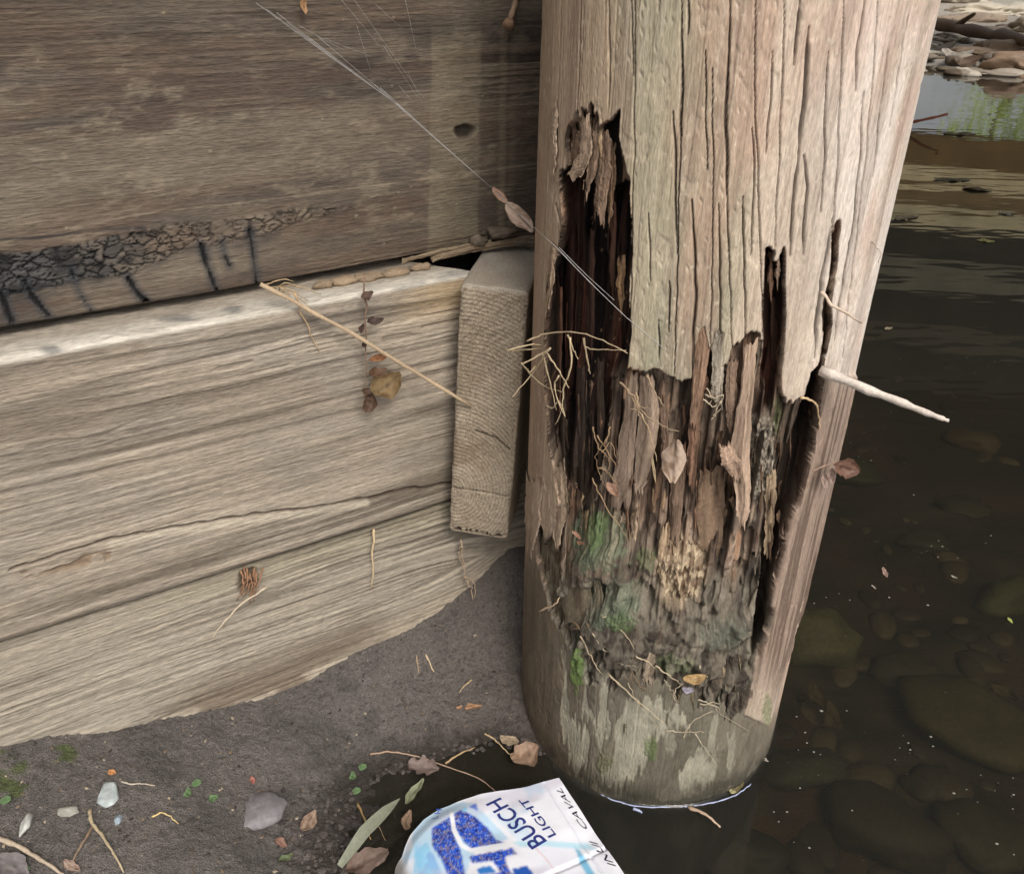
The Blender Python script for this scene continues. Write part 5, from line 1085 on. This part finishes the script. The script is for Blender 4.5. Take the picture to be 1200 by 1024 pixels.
v1 = np.linspace(0, VMAX + .05, nv); q1 = np.linspace(0, 1, nu)
VG, QG = np.meshgrid(v1, q1); us = ustart(np.minimum(VG, VMAX)); UG = us + QG * (UL - us) * 1.0
Pc = carton_pt(UG, VG); CX, CY = proj(Pc)
cc = mixc(S(226, 228, 240, 1), S(242, 243, 248, 1), fbm(UG * 20, VG * 20, 3)); 
blue = S(36, 84, 200, 1); navy = S(36, 52, 140, 1); cyan = S(120, 196, 234, 1)
f1, f2, idd = wor(UG * 380, VG * 380, 5)
mot = mixc(mixc(blue, navy, ss(.3, .7, idd)), S(130, 120, 150, 1), ss(.72, .95, idd) * .8); mot = mixc(mot, S(190, 205, 235, 1), ss(.12, .02, f2 - f1) * .45)
def print_poly(poly, c_, k=1., e=1.2):
    global cc
    m_ = blur(inpoly(CX, CY, poly).astype(float), 1); cc = mixc(cc, c_, m_ * k)
print_poly([(484, 1030), (486, 1000), (500, 985), (512, 1010), (520, 1030)], mixc(cyan, blue, ss(.45, .6, fbm(UG * 90, VG * 90, 31))), .6)
halo = [(486, 985), (492, 965), (516, 950), (545, 942), (560, 944), (600, 985), (560, 1000), (548, 1030), (496, 1030)]
print_poly([(x - 4, y - 3) for x, y in halo], cyan, .5); cc = mixc(cc, S(150, 206, 236, 1), .55 * ss(.55, .7, fbm(UG * 16, VG * 30, 33, 4)) * (CX > 560)); cc = mixc(cc, S(196, 190, 206, 1), .5 * ss(.5, .7, fbm(UG * 26, VG * 12, 34, 4)))
print_poly([(506, 970), (528, 956), (531, 975), (541, 1000), (546, 1030), (528, 1030), (516, 1005), (506, 990)], mot)
print_poly([(531, 954), (540, 948), (556, 956), (572, 970), (582, 984), (594, 988), (572, 990), (552, 994), (542, 984), (534, 970)], mot)
print_poly([(550, 945), (558, 940), (560, 950)], blue, .8); print_poly([(545, 944), (541, 950), (549, 950)], cyan, .8)
print_poly([(549, 1003), (600, 993), (606, 1000), (592, 1003), (594, 1014), (605, 1030), (590, 1030), (578, 1008), (553, 1011)], mot)
print_poly([(558, 1018), (574, 1013), (582, 1022), (562, 1024)], S(50, 120, 196, 1)); print_poly([(600, 1018), (618, 1014), (630, 1030), (604, 1030)], S(40, 90, 176, 1))
print_poly([(560, 1026), (588, 1022), (592, 1034), (560, 1036)], blue)
print_poly([(673, 990), (684, 1002), (690, 1012), (700, 1030), (690, 1030), (680, 1012)], S(90, 176, 214, 1), .85)
print_poly([(600, 986), (640, 985), (690, 988), (700, 996), (640, 991), (610, 992)], S(170, 220, 238, 1), .7)
q, _ = pdist(CX, CY, [(529, 953), (532, 972), (541, 990), (552, 996), (598, 988)]); cc = mixc(cc, S(238, 240, 246, 1), ss(3.2, 1.8, q))
q, _ = pdist(CX, CY, [(625, 990), (640, 1006), (652, 1022)]); cc = mixc(cc, S(226, 196, 196, 1), ss(1.2, .4, q) * .8)
side = ss(VMAX - .004, VMAX + .008, VG); cc = mixc(cc, mixc(S(176, 176, 176, 1), S(146, 140, 132, 1), fbm(UG * 60, VG * 60, 9)), side * .9)
cc = mixc(cc, cyan, (.5 * ss(.4, .6, fbm(UG * 40, VG * 40, 10)) * ss(VMAX - .03, VMAX - .015, VG) * (1 - side)))
cc = mixc(cc, S(160, 170, 190, 1), ss(.0012, .0004, np.abs(VG - .017)) * .35)
mesh_obj('top_panel', Pc, gridF(nu, nv), M_carton, carton, cc)
# wall of the carton below the printed panel (seen from the sides)
edge = np.vstack([Pc[-1, ::6], Pc[::-6, 0], Pc[0, ::6]]); low_ = edge.copy(); low_[:, 2] = -.015; low_[:, :2] = low_[:, :2] * .97 + .03 * edge[:, :2].mean(0)
ne = len(edge); mesh_obj('side_panel', np.vstack([edge, low_]), [(i, i + 1, i + 1 + ne, i + ne) for i in range(ne - 1)], M_carton, carton, np.tile(S(200, 206, 220, 1), (2 * ne, 1)))
M_ink = make_mat('navy_ink', color=S(48, 58, 124, 1), amp=.6, nscale=300, rough=.4, bump=0)
M_ink2 = make_mat('dark_ink', color=S(46, 46, 62, 1), amp=.15, nscale=300, rough=.4, bump=0)
M_ink3 = make_mat('blue_ink', color=S(52, 92, 190, 1), amp=.4, nscale=500, rough=.4, bump=0)
def ink_text(name, s_, x0, y0, x1, y1, hgt, mat, shear=0., bold=.0, lift=.0004, squash=None):
    """text on the panel; baseline from the point seen at x0,y0 to the one at x1,y1"""
    cu = bpy.data.curves.new(name, 'FONT'); cu.body = s_; cu.offset = bold; cu.shear = shear; cu.resolution_u = 3
    ob = bpy.data.objects.new('tmp', cu); COL.objects.link(ob); dg = bpy.context.evaluated_depsgraph_get(); dg.update()
    me = bpy.data.meshes.new_from_object(ob.evaluated_get(dg)); bpy.data.objects.remove(ob)
    v = np.zeros(len(me.vertices) * 3); me.vertices.foreach_get('co', v); v = v.reshape(-1, 3); v[:, 0] -= v[:, 0].min(); v[:, 1] -= 0
    u0, w0_ = plane_uv(x0, y0); u1, w1_ = plane_uv(x1, y1); L_ = math.hypot(u1 - u0, w1_ - w0_); bx_ = np.array([u1 - u0, w1_ - w0_]) / L_
    # 'up' of the letters: quarter turn left as seen by the reader
    up = np.array([-bx_[1], bx_[0]]); 
    if np.cross(np.append(eu * bx_[0] + ev * bx_[1], [])[:3], eu * up[0] + ev * up[1]) @ nn_ < 0: up = -up
    sx = L_ / v[:, 0].max(); sy = hgt / .7
    U = u0 + v[:, 0] * sx * bx_[0] + v[:, 1] * sy * up[0]; W = w0_ + v[:, 0] * sx * bx_[1] + v[:, 1] * sy * up[1]
    F = [tuple(p.vertices) for p in me.polygons]
    return mesh_obj(name, carton_pt(U, W, lift), F, mat, carton, None, smooth=False)
ink_text('brand_lettering', 'BUSCH', 641, 986, 586, 934, .018, M_ink, bold=.012)
ink_text('light_lettering', 'LIGHT', 652, 979, 616, 934, .0085, M_ink, bold=.01)
ink_text('edge_lettering', 'INUI', 722, 1018, 696, 983, .0055, M_ink2, shear=.5)
ink_text('edge_lettering', 'CAVAL', 689, 971, 657, 924, .0055, M_ink2, shear=.4)
ink_text('blue_lettering', 'L H', 512, 958, 518, 944, .006, M_ink3, bold=.01)

# ------------------------------------------------------------ bridge overhead, far bank, trees (mostly seen mirrored in the water)
bridge = empty('timber_bridge', (2, 1.0, 1.6), 'timber bridge deck overhead, mirrored as brown bands in the creek', 'bridge')
M_beam = make_mat('bridge_timber', attr=True, nscale=6, amp=.3, bump=.4, bdist=.004)
yaw = math.radians(-3)
bxv = (math.cos(yaw), math.sin(yaw), 0)
def bb(name, y, z, H_, D_, cl, L_=13): plain_box(name, (2.6 + 0, y, z), bxv, L_, H_, D_, M_beam, bridge, S(*cl), res=(1, .2, .2))
for y, z0, z1, cl in ((4.5, 1.43, 1.6, (150, 134, 104)), (3.4, 1.43, 1.6, (150, 134, 104)), (2.4, 1.43, 1.6, (150, 134, 104)), (1.35, 1.43, 1.6, (150, 134, 104))):
    bb('beam', y, (z0 + z1) / 2, z1 - z0, .28, cl)
for k in range(12): bb('deck_board', 1.06 + .3 * k, 1.66, .08, .286, (132, 112, 84))
face = empty('added_band_boards', (3, 7, .45), 'added boarded face out of view, coloured to mirror as tan and brown bands', 'added boards')  # unseen face added so the water mirrors tan and brown bands
zb = .47; fxv = (math.cos(math.radians(-20)), math.sin(math.radians(-20)), 0)
for h_, cl in ((.25, (118, 96, 62)), (.14, (216, 200, 158)), (.16, (134, 114, 80)), (.15, (214, 200, 160)), (.29, (72, 68, 58)), (.22, (136, 130, 110)), (.3, (70, 64, 54)), (.16, (110, 100, 80)), (.3, (64, 58, 48)), (.3, (84, 76, 62)), (.3, (70, 64, 54))):  # board tones carry the lit and dark bands of the reflection
    V_ = plain_box('board', (2.7, 7.2, zb + h_ / 2), fxv, 15, h_ - .006, .08, M_beam, face, S(*cl), res=(1, .2, .2)); zb += h_
for k in (-7, -3.5, 3.9, 7): tube('post', [(2.75 + fxv[0] * k, 7.36 + fxv[1] * k, -.4), (2.75 + fxv[0] * k, 7.36 + fxv[1] * k, 3.1)], .11, M_generic, face, S(110, 96, 76), sides=12, taper=1)

# far bank pieces
bank_b = on_z(1150, 78, .0)
def far_pt(px, py, z): return on_z(px, py, z)
lg = empty('fallen_log', tuple(far_pt(1150, 50, .1)), 'brown fallen log lying along the far bank at the top right', 'log')
la = far_pt(1085, 24, .14); lb_ = far_pt(1320, 76, .14)
tube('log_trunk', [la, lerp3(la, lb_, .3), lerp3(la, lb_, .6), lb_], .05, M_stone, lg, S(112, 92, 76), sides=14, jit=.008, seed=3, taper=.8)
tube('branch_stub', [lerp3(la, lb_, .2), lerp3(la, lb_, .25) + [.02, -.1, .12]], .03, M_stone, lg, S(110, 90, 72), sides=8)
for k, (x, y, s3, cl, lb) in enumerate([(1180, 20, (.6, .35, .16), (190, 180, 162), 'pale bank rock behind the log at the right edge'), (1125, 30, (.35, .2, .10), (150, 134, 116), 'brown bank rock behind the log near the pile'), (1120, 8, (.5, .3, .14), (184, 172, 156), 'far pale rock at the very top beside the pile'), (1170, 68, (.40, .18, .09), (150, 130, 110), 'flat brown rock at the waterline under the log'), (1215, 84, (.3, .16, .10), (140, 118, 98), 'brown rock at the waterline at the right edge'), (1112, 72, (.20, .10, .04), (120, 104, 86), 'small dark rock at the waterline beside the pile'), (1230, 40, (.4, .3, .15), (160, 146, 128), 'bank rock just past the right edge of the picture')]):
    tag(rock_mesh('bank_rock', far_pt(x, y, s3[2] * .2), s3, S(*cl), seed=300 + k, rough=1.0, sub=5), lb, 'rock', 'rocks along the far bank')
for k, (x, y, cl) in enumerate([(1120, 68, (226, 218, 206)), (1140, 66, (230, 222, 210)), (1100, 60, (200, 190, 176)), (1165, 79, (206, 190, 160)), (1128, 76, (120, 96, 76))]):
    c0 = far_pt(x, y, .03); tag(leaf_mesh('bank_leaf', c0, (1, .1 * k - .2, .1), (0, -.5, .8), .22, .12, S(*cl), seed=330 + k, cup=.5, curl=.6), ['white leaf on the waterline left of the flat rock', 'white crumpled leaf in front of the flat rock', 'pale leaf near the pile at the far waterline', 'tan leaf at the foot of the flat far rock', 'brown leaf on the waterline before the white ones'][k], 'leaf', 'leaves on the far waterline')
VV = []; FF = []; CC = []
for k in range(900):
    x = rs.uniform(1.6, 7.5); y = 6.55 + rs.random() ** 1.6 * 5; z = float(ground_h(np.array([x]), np.array([y]), False)[0]) if k % 3 == 0 else .05
    if y < 6.9: z = .01
    r_ = rs.uniform(.015, .075); yw = rs.uniform(0, 3.1); cy, sy = math.cos(yw), math.sin(yw)
    W_ = IV * (1 + 1.1 * (fbm(IV[:, 0] * 2 + k, IV[:, 1] * 2 + IV[:, 2] * 1.7, k) - .5)[:, None]) * np.array([r_ * rs.uniform(1, 2.6), r_, r_ * rs.uniform(.2, .55)])
    W_ = np.stack([W_[:, 0] * cy - W_[:, 1] * sy, W_[:, 0] * sy + W_[:, 1] * cy, W_[:, 2]], -1)
    FF.append(IF + len(VV) * len(IV)); VV.append(W_ + [x, y, z]); CC.append(np.tile(mixc(S(92, 78, 64), S(196, 186, 170), rs.random() ** 1.3), (len(IV), 1)))
tag(mesh_obj('bank_debris', np.vstack(VV), np.vstack(FF), M_stone, None, np.vstack(CC), smooth=False), 'grey and brown rubble and litter covering the far bank', 'rubble', kind='stuff')
M_green = make_mat('foliage', attr=True, nscale=3, amp=.35, rough=.6, bump=0, trans=.5)
def crown_mesh(seed, h, w, colr):
    r = np.random.default_rng(seed); ncl = 20; V = []; F = []; Cc = []
    for _ in range(ncl):
        ce = np.array([r.normal(0, .34 * w), r.normal(0, .34 * w), h * (.06 + .94 * r.random() ** .9)]); sz = r.uniform(.14, .34) * w * .6; tone = r.uniform(.55, 1.5)
        for _ in range(58):
            p = ce + r.normal(0, 1, 3) * [sz, sz, sz * 1.2]; p[2] = max(p[2], .05); a = r.normal(0, 1, 3); a /= np.linalg.norm(a); b = np.cross(a, r.normal(0, 1, 3)); b /= np.linalg.norm(b); s_ = r.uniform(.05, .11)
            n0 = len(V); V += [p - a * s_, p - b * s_ * .45, p + a * s_, p + b * s_ * .45]; F.append((n0, n0 + 1, n0 + 2, n0 + 3)); Cc += [np.array(colr) * tone * r.uniform(.8, 1.2)] * 4
    return np.array(V), np.array(F), np.array(Cc)
TREES = [(10.5, 20.5, 3.4, 2.2, (170, 196, 84)), (12.9, 22, 3.6, 2.4, (150, 186, 80)), (14.2, 23, 4.2, 2.6, (120, 160, 76)), (15.6, 24, 2.6, 1.8, (186, 206, 96)), (7.4, 30, 7.5, 2.6, (140, 176, 90)), (17.5, 30, 9, 3.6, (130, 170, 84)), (17, 26, 7, 3.4, (120, 156, 74)), (3.5, 34, 8, 3.6, (150, 180, 100)), (-3, 30, 8, 4, (120, 156, 80)), (20, 18, 6, 3, (130, 166, 78)), (-9, 26, 7, 4, (120, 150, 76))]
NMS = ['yellow-green shrub mirrored nearest the pile', 'bright green shrub mirrored near the right edge', 'deep green tree mirrored at the right edge', 'small sunlit sapling at the right of the mirrored shrubs', 'tall slim tree beyond the shrubs mirrored near the pile', 'tall full tree beyond the shrubs mirrored at the right', 'broad dark tree farther right on the bank', 'tall tree far back behind the pile', 'tall tree far back to the left', 'tree on the right bank beyond the frame', 'wide tree at the far left of the bank']
for k, (x, y, h_, w, cl) in enumerate(TREES):
    z0 = float(ground_h(np.array([x]), np.array([y]), False)[0])
    e = empty('bank_tree', (x, y, z0), NMS[k], 'tree', 'trees beyond the bridge')
    V, F, Cc = crown_mesh(500 + k, h_, w, grey(S(*cl)[None], .25)[0] * 1.15); mesh_obj('crown', V + [x, y, z0], F, M_green, e, Cc, smooth=False)
    tube('trunk', [(x, y, z0 - .1), (x + .1, y, z0 + h_ * .35), (x - .05, y + .1, z0 + h_ * .8)], .05 + .012 * h_, M_generic, e, S(110, 96, 80), sides=8, jit=.03, seed=k)
    for j in range(3): tube('limb', [(x, y, z0 + h_ * (.2 + .15 * j)), (x + .4 * math.cos(j * 2 + k) * w * .5, y + .3 * math.sin(j * 2 + k), z0 + h_ * (.45 + .15 * j))], .03 + .004 * h_, M_generic, e, S(110, 96, 80), sides=6)
